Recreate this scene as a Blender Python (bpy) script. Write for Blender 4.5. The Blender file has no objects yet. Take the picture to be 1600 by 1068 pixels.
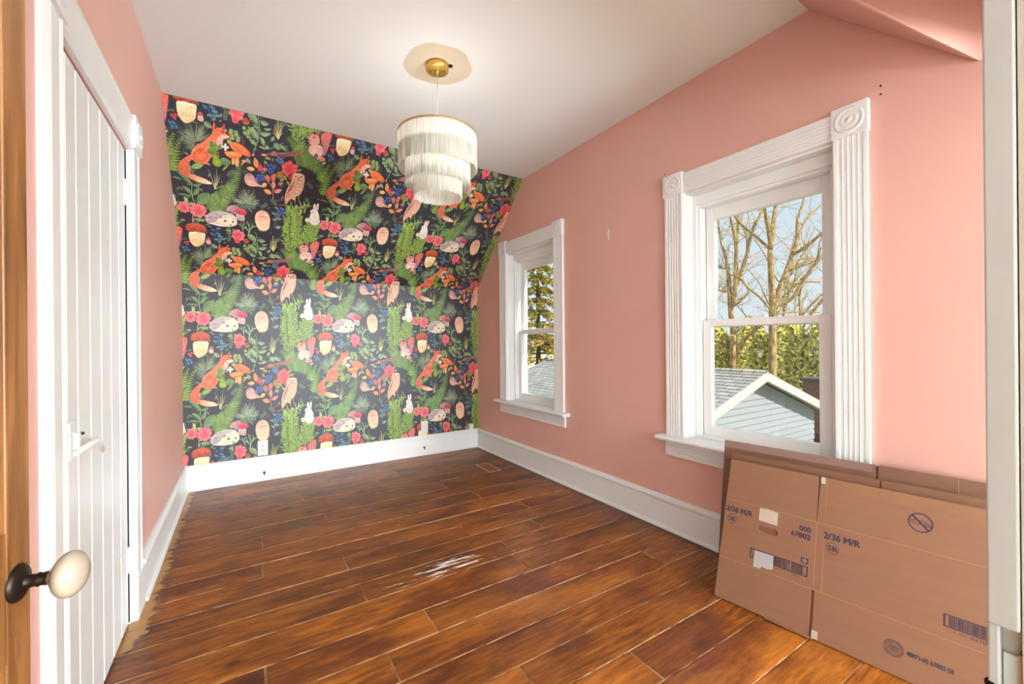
import bpy, bmesh, math, random
from mathutils import Vector, Matrix
from mathutils.geometry import tessellate_polygon

random.seed(7)
scene = bpy.context.scene
COL = scene.collection

def S(r, g, b):
    f = lambda c: (c / 12.92 if c <= 0.04045 else ((c + 0.055) / 1.055) ** 2.4)
    return (f(r / 255), f(g / 255), f(b / 255), 1.0)

# ------------------------------------------------------------------ camera
cam = bpy.data.objects.new('camera', bpy.data.cameras.new('camera'))
COL.objects.link(cam)
cam.data.sensor_width = 36.0
cam.data.lens = 663.0 / 1600.0 * 36.0
cam.data.clip_start = 0.01
cam.data.clip_end = 400
YAW, ROLL = math.radians(32.35), math.radians(0.5)
fw = Vector((math.sin(YAW), math.cos(YAW), 0))
r0 = Vector((math.cos(YAW), -math.sin(YAW), 0))
u0 = Vector((0, 0, 1))
rt = r0 * math.cos(ROLL) - u0 * math.sin(ROLL)
up = u0 * math.cos(ROLL) + r0 * math.sin(ROLL)
M = Matrix((rt, up, -fw)).transposed().to_4x4()
M.translation = (0, 0, 1.1)
cam.matrix_world = M
scene.camera = cam

# ------------------------------------------------------------------ world, sun, lights, exposure
world = bpy.data.worlds.new('sky'); scene.world = world
world.use_nodes = True
wn = world.node_tree.nodes; wl = world.node_tree.links
bg = wn['Background']
tc = wn.new('ShaderNodeTexCoord'); sx = wn.new('ShaderNodeSeparateXYZ')
rp = wn.new('ShaderNodeValToRGB')
rp.color_ramp.elements[0].position = 0.0; rp.color_ramp.elements[0].color = S(226, 236, 243)
rp.color_ramp.elements[1].position = 0.6; rp.color_ramp.elements[1].color = S(188, 214, 240)
wl.new(tc.outputs['Generated'], sx.inputs[0]); wl.new(sx.outputs['Z'], rp.inputs[0]); wl.new(rp.outputs[0], bg.inputs[0])
bg.inputs[1].default_value = 0.45

sun = bpy.data.objects.new('sun', bpy.data.lights.new('sun', 'SUN'))
COL.objects.link(sun)
sun.data.energy = 2.6; sun.data.color = (1.0, 0.90, 0.72); sun.data.angle = math.radians(0.6)
sun.rotation_euler = Vector((-0.14, 0.74, -0.62)).to_track_quat('-Z', 'Y').to_euler()

FILL_LIGHTS = [(0.15, -4.0, 0.95), (2.6, -3.4, 0.95)]     # added fill lights, unseen on the landing behind the camera
for i, p in enumerate(FILL_LIGHTS):
    lm_ = bpy.data.objects.new('landing_lamp_light', bpy.data.lights.new('landing_lamp_light', 'POINT')); COL.objects.link(lm_)  # added fill light, not a lamp of the landing
    lm_.data.energy = (110, 425)[i]; lm_.data.color = (0.83, 0.955, 1.0); lm_.data.shadow_soft_size = 0.40; lm_.location = p

vs = scene.view_settings
vs.view_transform = 'Standard'; vs.look = 'None'; vs.gamma = 1.0; vs.use_curve_mapping = False
vs.exposure = 1.28
PENDANT_WATTS = 1.8

# ------------------------------------------------------------------ helpers
def tag(o, label=None, cat=None, group=None, kind=None):
    if label: o['label'] = label
    if cat: o['category'] = cat
    if group: o['group'] = group
    if kind: o['kind'] = kind
    return o

def empty(name, loc=(0, 0, 0), matrix=None):
    o = bpy.data.objects.new(name, None); COL.objects.link(o)
    o.empty_display_size = 0.05
    if matrix is not None: o.matrix_world = matrix
    else: o.location = loc
    return o

class MB:
    def __init__(s): s.v = []; s.f = []; s.sm = []
    def poly(s, pts, smooth=False):
        n = len(s.v); s.v += [tuple(p) for p in pts]; s.f.append(tuple(range(n, n + len(pts)))); s.sm.append(smooth); return s
    def box(s, x0, x1, y0, y1, z0, z1):
        x0, x1 = min(x0, x1), max(x0, x1); y0, y1 = min(y0, y1), max(y0, y1); z0, z1 = min(z0, z1), max(z0, z1)
        n = len(s.v)
        s.v += [(x0, y0, z0), (x1, y0, z0), (x1, y1, z0), (x0, y1, z0), (x0, y0, z1), (x1, y0, z1), (x1, y1, z1), (x0, y1, z1)]
        for f in ((0, 3, 2, 1), (4, 5, 6, 7), (0, 1, 5, 4), (1, 2, 6, 5), (2, 3, 7, 6), (3, 0, 4, 7)):
            s.f.append(tuple(n + i for i in f)); s.sm.append(False)
        return s
    def extrude(s, prof, p0, p1, ax, bx, smooth=False):
        """profile [(a,b)] swept from p0 to p1; a along ax, b along bx; capped"""
        ax, bx = Vector(ax), Vector(bx); n = len(s.v); m = len(prof)
        for p in (Vector(p0), Vector(p1)):
            for a, b in prof: s.v.append(tuple(p + ax * a + bx * b))
        for i in range(m):
            j = (i + 1) % m
            s.f.append((n + i, n + j, n + m + j, n + m + i)); s.sm.append(smooth)
        s.f.append(tuple(n + i for i in reversed(range(m)))); s.sm.append(False)
        s.f.append(tuple(n + m + i for i in range(m))); s.sm.append(False)
        return s
    def tube(s, pts, rad, seg=8, cap=True, smooth=True):
        n = len(s.v); pts = [Vector(p) for p in pts]
        rads = rad if isinstance(rad, (list, tuple)) else [rad] * len(pts)
        prev = None
        for i, p in enumerate(pts):
            d = (pts[min(i + 1, len(pts) - 1)] - pts[max(i - 1, 0)])
            d = d.normalized() if d.length > 1e-9 else Vector((0, 0, 1))
            if prev is None:
                a = d.orthogonal().normalized()
            else:
                a = (prev - d * prev.dot(d))
                a = a.normalized() if a.length > 1e-6 else d.orthogonal().normalized()
            prev = a; b = d.cross(a)
            for k in range(seg):
                t = 2 * math.pi * k / seg
                s.v.append(tuple(p + (a * math.cos(t) + b * math.sin(t)) * rads[i]))
        for i in range(len(pts) - 1):
            for k in range(seg):
                k2 = (k + 1) % seg
                s.f.append((n + i * seg + k, n + i * seg + k2, n + (i + 1) * seg + k2, n + (i + 1) * seg + k)); s.sm.append(smooth)
        if cap:
            s.f.append(tuple(n + k for k in reversed(range(seg)))); s.sm.append(False)
            s.f.append(tuple(n + (len(pts) - 1) * seg + k for k in range(seg))); s.sm.append(False)
        return s
    def lathe(s, prof, origin=(0, 0, 0), axis=(0, 0, 1), seg=32, smooth=True):
        """prof [(r,h)] around axis"""
        ax = Vector(axis).normalized(); a = ax.orthogonal().normalized(); b = ax.cross(a); o = Vector(origin)
        n = len(s.v); m = len(prof)
        for r, h in prof:
            for k in range(seg):
                t = 2 * math.pi * k / seg
                s.v.append(tuple(o + ax * h + (a * math.cos(t) + b * math.sin(t)) * max(r, 1e-5)))
        for i in range(m - 1):
            for k in range(seg):
                k2 = (k + 1) % seg
                s.f.append((n + i * seg + k, n + i * seg + k2, n + (i + 1) * seg + k2, n + (i + 1) * seg + k)); s.sm.append(smooth)
        return s
    def prism(s, loops, z0, z1):
        """flat polygon with holes in xy, between z0 and z1"""
        flat = [p for l in loops for p in l]
        tris = tessellate_polygon([[Vector((x, y, 0)) for x, y in l] for l in loops])
        n = len(s.v); m = len(flat)
        s.v += [(x, y, z1) for x, y in flat] + [(x, y, z0) for x, y in flat]
        for a, b, c in tris:
            A, B, C_ = flat[a], flat[b], flat[c]
            if (B[0] - A[0]) * (C_[1] - A[1]) - (B[1] - A[1]) * (C_[0] - A[0]) < 0: b, c = c, b
            s.f.append((n + a, n + b, n + c)); s.f.append((n + m + a, n + m + c, n + m + b)); s.sm += [False, False]
        k = 0
        for l in loops:
            for i in range(len(l)):
                j = (i + 1) % len(l)
                s.f.append((n + k + i, n + m + k + i, n + m + k + j, n + k + j)); s.sm.append(False)
            k += len(l)
        return s
    def mesh(s, name):
        me = bpy.data.meshes.new(name); me.from_pydata(s.v, [], s.f)
        me.polygons.foreach_set('use_smooth', s.sm); me.update(); return me
    def build(s, name, mat, parent=None, bevel=0.0, fix=False):
        me = s.mesh(name); me.materials.append(mat)
        if fix:
            bm = bmesh.new(); bm.from_mesh(me); bmesh.ops.remove_doubles(bm, verts=bm.verts, dist=1e-6)
            bmesh.ops.recalc_face_normals(bm, faces=bm.faces); bm.to_mesh(me); bm.free()
        o = bpy.data.objects.new(name, me); COL.objects.link(o)
        if parent: o.parent = parent
        if bevel:
            b = o.modifiers.new('bevel', 'BEVEL'); b.width = bevel; b.segments = 2; b.limit_method = 'ANGLE'
        return o

MATS = {}
def mat(name, color, rough=0.5, metal=0.0, noise=0.0, nscale=20.0, bump=0.0, bscale=200.0, spec=0.5, coat=0.0, color2=None, stretch=None):
    if name in MATS: return MATS[name]
    m = bpy.data.materials.new(name); m.use_nodes = True
    nt = m.node_tree; p = nt.nodes['Principled BSDF']
    p.inputs['Base Color'].default_value = color
    p.inputs['Roughness'].default_value = rough; p.inputs['Metallic'].default_value = metal
    p.inputs['Specular IOR Level'].default_value = spec
    p.inputs['Coat Weight'].default_value = coat
    tcn = nt.nodes.new('ShaderNodeTexCoord'); src = tcn.outputs['Object']
    if stretch:
        mp = nt.nodes.new('ShaderNodeMapping'); mp.inputs['Scale'].default_value = stretch
        nt.links.new(src, mp.inputs[0]); src = mp.outputs[0]
    if noise or color2:
        nz = nt.nodes.new('ShaderNodeTexNoise'); nz.inputs['Scale'].default_value = nscale; nz.inputs['Detail'].default_value = 5
        nt.links.new(src, nz.inputs['Vector'])
        r = nt.nodes.new('ShaderNodeValToRGB')
        c2 = color2 or tuple(c * (1 - noise) for c in color[:3]) + (1,)
        r.color_ramp.elements[0].position = 0.3; r.color_ramp.elements[0].color = c2
        r.color_ramp.elements[1].position = 0.7; r.color_ramp.elements[1].color = color
        nt.links.new(nz.outputs[0], r.inputs[0]); nt.links.new(r.outputs[0], p.inputs['Base Color'])
    if bump:
        nb = nt.nodes.new('ShaderNodeTexNoise'); nb.inputs['Scale'].default_value = bscale; nb.inputs['Detail'].default_value = 3
        nt.links.new(src, nb.inputs['Vector'])
        bp = nt.nodes.new('ShaderNodeBump'); bp.inputs['Strength'].default_value = bump; bp.inputs['Distance'].default_value = 0.002
        nt.links.new(nb.outputs[0], bp.inputs['Height']); nt.links.new(bp.outputs[0], p.inputs['Normal'])
    MATS[name] = m; return m

PINK = mat('pink_wall_paint', S(231, 180, 168), 0.55, noise=0.05, nscale=2.2, bump=0.15, bscale=160)
WHITE = mat('white_trim_paint', S(240, 241, 242), 0.32, noise=0.02, nscale=9)
CEIL = mat('white_ceiling_paint', S(240, 242, 243), 0.7, noise=0.02, nscale=1.5, bump=0.1, bscale=120)
VINYL = mat('white_vinyl', S(246, 247, 248), 0.28)
DARK = mat('black_gap_shade', S(20, 18, 18), 0.9)
BOUNCEW = mat('landing_bounce_white', S(235, 232, 228), 0.7)
BRASS = mat('brass', S(226, 186, 98), 0.28, metal=0.75)
DBRASS = mat('dull_gold_ring', S(190, 150, 95), 0.45, metal=0.5)
PLASTIC = mat('white_plastic', S(222, 222, 220), 0.35)

# colour-attribute print material (wallpaper)
def attr_mat(name, rough, spec=0.5):
    m = bpy.data.materials.new(name); m.use_nodes = True; nt = m.node_tree; p = nt.nodes['Principled BSDF']
    a = nt.nodes.new('ShaderNodeAttribute'); a.attribute_name = 'ink'
    tcn = nt.nodes.new('ShaderNodeTexCoord'); nz = nt.nodes.new('ShaderNodeTexNoise'); nz.inputs['Scale'].default_value = 120; nz.inputs['Detail'].default_value = 3
    nt.links.new(tcn.outputs['Object'], nz.inputs['Vector'])
    mr = nt.nodes.new('ShaderNodeMapRange'); mr.inputs[1].default_value = 0.3; mr.inputs[2].default_value = 0.7; mr.inputs[3].default_value = 0.84; mr.inputs[4].default_value = 1.30
    nt.links.new(nz.outputs[0], mr.inputs[0])
    mx = nt.nodes.new('ShaderNodeMix'); mx.data_type = 'RGBA'; mx.blend_type = 'MULTIPLY'; mx.inputs[0].default_value = 1.0
    nt.links.new(a.outputs['Color'], mx.inputs[6]); nt.links.new(mr.outputs[0], mx.inputs[7]); nt.links.new(mx.outputs[2], p.inputs['Base Color'])
    p.inputs['Roughness'].default_value = rough; p.inputs['Specular IOR Level'].default_value = spec
    return m

# ------------------------------------------------------------------ room dimensions (metres)
XL, XR, YN, YB = -0.385, 2.10, 0.058, 4.0      # left wall, window wall, doorway wall, papered wall
KZ, HC, YS = 1.65, 2.54, 3.11                  # knee height, ceiling height, where the papered slope meets the ceiling
WINS = [(2.666, 3.391), (0.772, 1.497)]        # clear openings between casings
WZ0, WZ1 = 0.553, 1.925

# walls ------------------------------------------------------------
w = MB()
ys = [YN - 0.12, WINS[1][0], WINS[1][1], WINS[0][0], WINS[0][1], YB + 0.1]
for i in range(5):
    if i in (1, 3):
        w.box(XR, XR + 0.2, ys[i], ys[i + 1], -0.05, WZ0 - 0.03); w.box(XR, XR + 0.2, ys[i], ys[i + 1], WZ1 + 0.0, HC + 0.1)
    else:
        w.box(XR, XR + 0.2, ys[i], ys[i + 1], -0.05, HC + 0.1)
wall_right = tag(w.build('wall_right', PINK), kind='structure')

CD0, CD1, CDZ = 1.47, 2.235, 1.872             # closet door opening
w = MB()
w.box(XL - 0.12, XL, YN - 0.12, CD0, -0.05, HC + 0.1); w.box(XL - 0.12, XL, CD1, YB + 0.1, -0.05, HC + 0.1); w.box(XL - 0.12, XL, CD0, CD1, CDZ, HC + 0.1)
wall_left = tag(w.build('wall_left', PINK), kind='structure')
w = MB()   # closet shell behind the closet door
w.box(XL - 0.7, XL - 0.66, CD0 - 0.3, CD1 + 0.3, 0, 2.2); w.box(XL - 0.7, XL - 0.12, CD0 - 0.34, CD0 - 0.3, 0, 2.2); w.box(XL - 0.7, XL - 0.12, CD1 + 0.3, CD1 + 0.34, 0, 2.2)
w.box(XL - 0.7, XL - 0.12, CD0 - 0.3, CD1 + 0.3, 2.2, 2.24); w.box(XL - 0.7, XL, CD0 - 0.3, CD1 + 0.3, -0.05, -0.004)
tag(w.build('wall_closet', mat('closet_plaster', S(120, 110, 105), 0.8)), kind='structure')

PAPER = mat('dark_wallpaper_ground', S(56, 54, 64), 0.42, noise=0.12, nscale=30, spec=0.5)
w = MB()
g = math.sqrt(0.5)
w.extrude([(0, -0.05), (0, KZ), (-(YB - YS), HC), (-(YB - YS), HC + 0.12), (0.05, KZ + 0.09), (0.12, KZ), (0.12, -0.05)], (XL, YB, 0), (XR, YB, 0), (0, 1, 0), (0, 0, 1))
wall_back = tag(w.build('wall_back', PAPER), kind='structure')
w = MB(); w.box(XL - 0.1, XR + 0.1, YN - 0.12, YS + 0.03, HC, HC + 0.1)
ceiling = tag(w.build('ceiling', CEIL), kind='structure')
# sloped wedge of ceiling by the doorway
P_, R_, C_ = (XR, 0.346, 2.011), (1.486, 0.87, HC), (XR, 0.87, HC)
T_ = (XR, 0.346, HC)
w = MB(); w.poly([P_, C_, R_]); w.poly([P_, R_, T_]); w.poly([P_, T_, C_]); w.poly([R_, C_, T_])
slope = tag(w.build('ceiling_slope', PINK, fix=True, bevel=0.012), kind='structure')

# doorway wall, its right part left out and header set to steer fill light
DX0, DX1, DZ = -0.335, 0.43, 2.03
w = MB()
w.box(XL - 0.1, DX0 - 0.02, YN - 0.12, YN, -0.05, HC); w.box(DX1 + 0.008, 0.64, YN - 0.12, YN, -0.05, HC); w.box(DX0 - 0.02, DX1 + 0.008, YN - 0.12, YN, DZ, HC); w.box(0.64, XR, YN - 0.12, YN, 2.02, HC)
tag(w.build('wall_near', PINK), kind='structure')
w = MB()      # unseen landing shell, sized and whitened to bounce the fill light
w.box(-2.04, -2.0, -4.6, YN - 0.12, -0.05, HC + 0.05); w.box(3.6, 3.64, -4.6, YN - 0.12, -0.05, HC + 0.05); w.box(-2.04, 3.64, -4.64, -4.6, -0.05, HC + 0.05)
w.box(-2.04, 3.64, -4.6, YN - 0.12, HC, HC + 0.05); w.box(-2.04, XL - 0.1, YN - 0.12, YN - 0.08, -0.05, HC); w.box(XR + 0.2, 3.64, YN - 0.12, YN - 0.08, -0.05, HC)
tag(w.build('wall_landing_bounce', BOUNCEW), kind='structure')

# ------------------------------------------------------------------ floor: substrate + planks
def floor_mat():
    m = bpy.data.materials.new('worn_varnished_pine'); m.use_nodes = True; nt = m.node_tree; N = nt.nodes.new; Lk = nt.links.new
    p = nt.nodes['Principled BSDF']
    tcn = N('ShaderNodeTexCoord'); oi = N('ShaderNodeObjectInfo')
    off = N('ShaderNodeVectorMath'); off.operation = 'MULTIPLY_ADD'; off.inputs[1].default_value = (37, 21, 9)
    cmb = N('ShaderNodeCombineXYZ')
    for i in range(3): Lk(oi.outputs['Random'], cmb.inputs[i])
    Lk(cmb.outputs[0], off.inputs[0]); Lk(tcn.outputs['Object'], off.inputs[2])
    def noise(vec, scale, detail, sc3=None, rough=0.5, dist=0.0):
        if sc3:
            mp = N('ShaderNodeMapping'); mp.inputs['Scale'].default_value = sc3; Lk(vec, mp.inputs[0]); vec = mp.outputs[0]
        n = N('ShaderNodeTexNoise'); n.inputs['Scale'].default_value = scale; n.inputs['Detail'].default_value = detail
        n.inputs['Roughness'].default_value = rough; n.inputs['Distortion'].default_value = dist
        Lk(vec, n.inputs['Vector']); return n.outputs[0]
    def ramp(fac, *st):
        r = N('ShaderNodeValToRGB'); e = r.color_ramp.elements
        while len(e) < len(st): e.new(0.5)
        for k, (ps, c) in enumerate(st): e[k].position = ps; e[k].color = c
        Lk(fac, r.inputs[0]); return r.outputs[0]
    def mix(fac, a, b, bt='MIX'):
        x = N('ShaderNodeMix'); x.data_type = 'RGBA'; x.blend_type = bt
        if isinstance(fac, (int, float)): x.inputs[0].default_value = fac
        else: Lk(fac, x.inputs[0])
        for s_, k in ((a, 6), (b, 7)):
            if isinstance(s_, tuple): x.inputs[k].default_value = s_
            else: Lk(s_, x.inputs[k])
        return x.outputs[2]
    def math_(op, a, b=None, c=None):
        x = N('ShaderNodeMath'); x.operation = op; x.use_clamp = False
        for k, s_ in enumerate((a, b, c)):
            if s_ is None: continue
            if isinstance(s_, (int, float)): x.inputs[k].default_value = s_
            else: Lk(s_, x.inputs[k])
        return x.outputs[0]
    K0, K1 = (0, 0, 0, 1), (1, 1, 1, 1)
    v = off.outputs[0]
    grain = noise(v, 6, 8, (1.1, 11, 1), 0.62, 0.6)
    base = ramp(grain, (0.28, S(62, 30, 11)), (0.44, S(118, 62, 18)), (0.60, S(160, 90, 26)), (0.78, S(192, 126, 52)))
    blot = noise(v, 2.2, 4, (1, 2.2, 1), 0.6)
    base = mix(ramp(blot, (0.38, (0.85, 0.85, 0.85, 1)), (0.56, K0)), base, S(84, 36, 20))
    base = mix(ramp(noise(v, 1.6, 5, (1, 2.6, 1), 0.65), (0.50, K0), (0.68, (0.45, 0.45, 0.45, 1))), base, S(184, 112, 38))
    fine = noise(v, 60, 6, (0.35, 5, 1), 0.7)
    base = mix(ramp(fine, (0.55, K0), (0.80, (0.4, 0.4, 0.4, 1))), base, S(206, 150, 88))
    base = mix(ramp(fine, (0.22, (0.55, 0.55, 0.55, 1)), (0.40, K0)), base, S(48, 24, 14))
    pl = N('ShaderNodeHueSaturation'); Lk(base, pl.inputs['Color'])
    Lk(math_('MULTIPLY_ADD', oi.outputs['Random'], 0.45, 0.78), pl.inputs['Value']); base = pl.outputs[0]
    # knots
    vo = N('ShaderNodeTexVoronoi'); vo.inputs['Scale'].default_value = 2.3; mpv = N('ShaderNodeMapping'); mpv.inputs['Scale'].default_value = (1, 1.9, 1)
    Lk(v, mpv.inputs[0]); Lk(mpv.outputs[0], vo.inputs['Vector'])
    kd = math_('ADD', vo.outputs['Distance'], math_('MULTIPLY', noise(v, 18, 4), 0.10))
    base = mix(ramp(kd, (0.095, (0.85, 0.85, 0.85, 1)), (0.13, (0.4, 0.4, 0.4, 1)), (0.21, K0)), base, S(46, 22, 14))
    # worn edges (pale filler and bare wood along the joints)
    at = N('ShaderNodeAttribute'); at.attribute_name = 'edge'
    e = math_('ADD', at.outputs['Fac'], math_('MULTIPLY', math_('SUBTRACT', noise(tcn.outputs['Object'], 14, 6, (1, 0.6, 1)), 0.5), 1.1))
    base = mix(ramp(e, (0.86, K0), (1.16, (0.9, 0.9, 0.9, 1))), base, S(204, 172, 136))
    # bare strip along the closet wall, darker ragged band along the window wall
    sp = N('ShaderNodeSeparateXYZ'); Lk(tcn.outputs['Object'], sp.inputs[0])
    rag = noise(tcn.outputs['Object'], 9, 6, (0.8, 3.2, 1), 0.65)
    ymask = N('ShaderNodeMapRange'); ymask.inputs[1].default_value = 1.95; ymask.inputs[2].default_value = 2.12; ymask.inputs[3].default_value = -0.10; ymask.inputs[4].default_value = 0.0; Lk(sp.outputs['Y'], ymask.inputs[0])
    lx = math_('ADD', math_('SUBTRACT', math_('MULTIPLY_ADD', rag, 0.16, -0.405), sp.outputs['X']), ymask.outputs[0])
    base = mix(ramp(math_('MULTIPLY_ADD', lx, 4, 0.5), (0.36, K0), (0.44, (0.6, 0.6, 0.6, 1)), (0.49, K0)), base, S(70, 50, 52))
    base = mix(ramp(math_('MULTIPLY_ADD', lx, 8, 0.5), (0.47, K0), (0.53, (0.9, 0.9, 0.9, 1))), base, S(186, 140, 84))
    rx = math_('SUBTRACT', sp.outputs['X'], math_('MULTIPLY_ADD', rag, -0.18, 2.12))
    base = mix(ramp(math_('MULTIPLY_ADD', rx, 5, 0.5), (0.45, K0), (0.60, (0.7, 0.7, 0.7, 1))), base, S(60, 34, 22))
    # scraped patch of old pale paint
    dx = math_('DIVIDE', math_('SUBTRACT', sp.outputs['X'], 0.86), 0.26); dy = math_('DIVIDE', math_('SUBTRACT', sp.outputs['Y'], 1.93), 0.085)
    d2 = math_('ADD', math_('MULTIPLY', dx, dx), math_('MULTIPLY', dy, dy))
    scr = noise(tcn.outputs['Object'], 7, 6, (0.9, 7, 1), 0.65)
    sc = math_('SUBTRACT', scr, math_('MULTIPLY', d2, 0.10))
    base = mix(ramp(sc, (0.50, K0), (0.53, (0.97, 0.97, 0.97, 1))), base, S(240, 232, 220))
    # small scattered nicks
    nk = noise(tcn.outputs['Object'], 30, 3, (0.6, 1.3, 1), 0.5)
    base = mix(ramp(nk, (0.775, K0), (0.80, (0.8, 0.8, 0.8, 1))), base, S(214, 182, 146))
    Lk(base, p.inputs['Base Color'])
    rgh = N('ShaderNodeMapRange'); rgh.inputs[3].default_value = 0.29; rgh.inputs[4].default_value = 0.48
    Lk(noise(tcn.outputs['Object'], 5, 5), rgh.inputs[0]); Lk(rgh.outputs[0], p.inputs['Roughness'])
    bp = N('ShaderNodeBump'); bp.inputs['Strength'].default_value = 0.25; bp.inputs['Distance'].default_value = 0.002
    Lk(grain, bp.inputs['Height']); Lk(bp.outputs[0], p.inputs['Normal'])
    return m
FLOORM = floor_mat()
sub = mat('pale_joint_filler', S(182, 158, 132), 0.8, color2=S(48, 34, 28), nscale=4.5, stretch=(1, 2.0, 1))
w = MB(); w.box(-2.0, 3.6, -4.6, -0.2, -0.06, -0.0045); w.box(-0.95, XR + 0.05, -0.2, YB + 0.02, -0.06, -0.0045)
floor = tag(w.build('floor', sub), kind='structure')
rows = [4.0, 3.82, 3.66, 3.465, 3.32, 3.17, 2.983, 2.827, 2.65, 2.476, 2.327, 2.172, 2.022, 1.865, 1.682, 1.52, 1.363, 1.212, 1.056, 0.903, 0.74, 0.585, 0.43, 0.275, 0.12, -0.04, -0.2]
joints = {6: [0.437], 7: [0.08, 1.42], 9: [0.07, 1.6], 10: [0.426, 1.095], 11: [1.5], 12: [0.44, 1.197], 13: [1.17], 14: [0.055, 0.62], 15: [0.424, 1.75], 17: [0.782], 18: [1.15], 19: [0.3], 5: [1.3], 4: [0.9], 3: [0.35, 1.75], 2: [1.1], 1: [0.2], 20: [0.6], 22: [1.2]}
rg = random.Random(3)
for i in range(len(rows) - 1):
    y1, y0 = rows[i], rows[i + 1]
    xs = [XL - 0.02] + joints.get(i, []) + [XR]
    for k in range(len(xs) - 1):
        g0 = rg.choice([0.0012, 0.0016, 0.0022, 0.003]); gx = 0.0018
        x0, x1 = xs[k] + gx, xs[k + 1] - gx; a, b = y0 + g0, y1 - 0.0012
        dz = rg.uniform(-0.0012, 0.0)
        e = 0.005
        vv = [(x0, a, -0.02), (x1, a, -0.02), (x1, b, -0.02), (x0, b, -0.02), (x0, a, dz - 0.001), (x1, a, dz - 0.001), (x1, b, dz - 0.001), (x0, b, dz - 0.001),
              (x0 + e, a + e, dz), (x1 - e, a + e, dz), (x1 - e, b - e, dz), (x0 + e, b - e, dz)]
        ff = [(0, 1, 5, 4), (1, 2, 6, 5), (2, 3, 7, 6), (3, 0, 4, 7), (4, 5, 9, 8), (5, 6, 10, 9), (6, 7, 11, 10), (7, 4, 8, 11), (8, 9, 10, 11)]
        me = bpy.data.meshes.new('plank'); me.from_pydata(vv, [], ff); me.materials.append(FLOORM)
        at = me.attributes.new('edge', 'FLOAT', 'POINT'); at.data.foreach_set('value', [1.0] * 8 + [0.0] * 4)
        o = bpy.data.objects.new('plank', me); COL.objects.link(o); o.parent = floor

# ------------------------------------------------------------------ baseboards
def baseboard(name, p0, p1, inward):
    o = empty(name, (0, 0, 0)); tag(o, kind='structure')
    up_ = (0, 0, 1)
    MB().extrude([(0, 0), (0.019, 0), (0.019, 0.150), (0.015, 0.155), (0, 0.155)], p0, p1, inward, up_).build('board', WHITE, o)
    MB().extrude([(0, 0.155), (0.009, 0.155), (0.009, 0.160), (0.025, 0.163), (0.026, 0.172), (0.019, 0.178), (0.016, 0.186), (0.010, 0.191), (0, 0.191)], p0, p1, inward, up_).build('cap_moulding', WHITE, o)
    MB().extrude([(0.019, 0.0), (0.033, 0.0), (0.0325, 0.008), (0.029, 0.015), (0.022, 0.019), (0.019, 0.019)], p0, p1, inward, up_).build('shoe_moulding', WHITE, o)
    return o
bb_back = baseboard('baseboard_back', (XL, YB, 0), (XR, YB, 0), (0, -1, 0))
baseboard('baseboard_right', (XR, YN, 0), (XR, YB, 0), (-1, 0, 0))
baseboard('baseboard_left', (XL, CD1 + 0.155, 0), (XL, YB, 0), (1, 0, 0))
for x, z in ((0.136, 0.062), (1.492, 0.075)):   # drilled cable holes
    MB().lathe([(0.0001, 0.0205), (0.0075, 0.0205), (0.009, 0.0192), (0.009, 0.0185)], (x, YB, z), (0, -1, 0), 16).build('cable_hole', DARK, bb_back)
    MB().tube([(x, YB - 0.019, z), (x + 0.001, YB - 0.03, z - 0.004), (x + 0.001, YB - 0.026, z - 0.022)], 0.0035, 8).build('cable_end', DARK, bb_back)

# ------------------------------------------------------------------ windows
GLASS = bpy.data.materials.new('window_glass'); GLASS.use_nodes = True
nt = GLASS.node_tree; nt.nodes.clear()
go = nt.nodes.new('ShaderNodeOutputMaterial'); gm = nt.nodes.new('ShaderNodeMixShader'); gt = nt.nodes.new('ShaderNodeBsdfTransparent'); gg = nt.nodes.new('ShaderNodeBsdfGlossy')
gt.inputs[0].default_value = (0.97, 0.985, 0.98, 1); gg.inputs['Roughness'].default_value = 0.02; gm.inputs[0].default_value = 0.035
nt.links.new(gt.outputs[0], gm.inputs[1]); nt.links.new(gg.outputs[0], gm.inputs[2]); nt.links.new(gm.outputs[0], go.inputs[0])

def flute_profile(wd, n, base, depth):
    """cross-section across the width: (across, proud)"""
    pr = [(0, 0), (0, base)]
    m = 0.012; step = (wd - 2 * m) / n
    for i in range(n):
        a = m + i * step
        pr += [(a, base), (a + step * 0.25, base - depth), (a + step * 0.75, base - depth), (a + step, base)]
    pr += [(wd, base), (wd, 0)]
    return pr

def frame_rect(o, name, x0, x1, y0, y1, z0, z1, wl_, wr_, wb, wt, m, bevel=0.002):
    b = MB(); b.box(x0, x1, y0, y0 + wr_, z0, z1); b.box(x0, x1, y1 - wl_, y1, z0, z1)
    b.box(x0, x1, y0 + wr_, y1 - wl_, z0, z0 + wb); b.box(x0, x1, y0 + wr_, y1 - wl_, z1 - wt, z1)
    return b.build(name, m, o, bevel=bevel)

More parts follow.
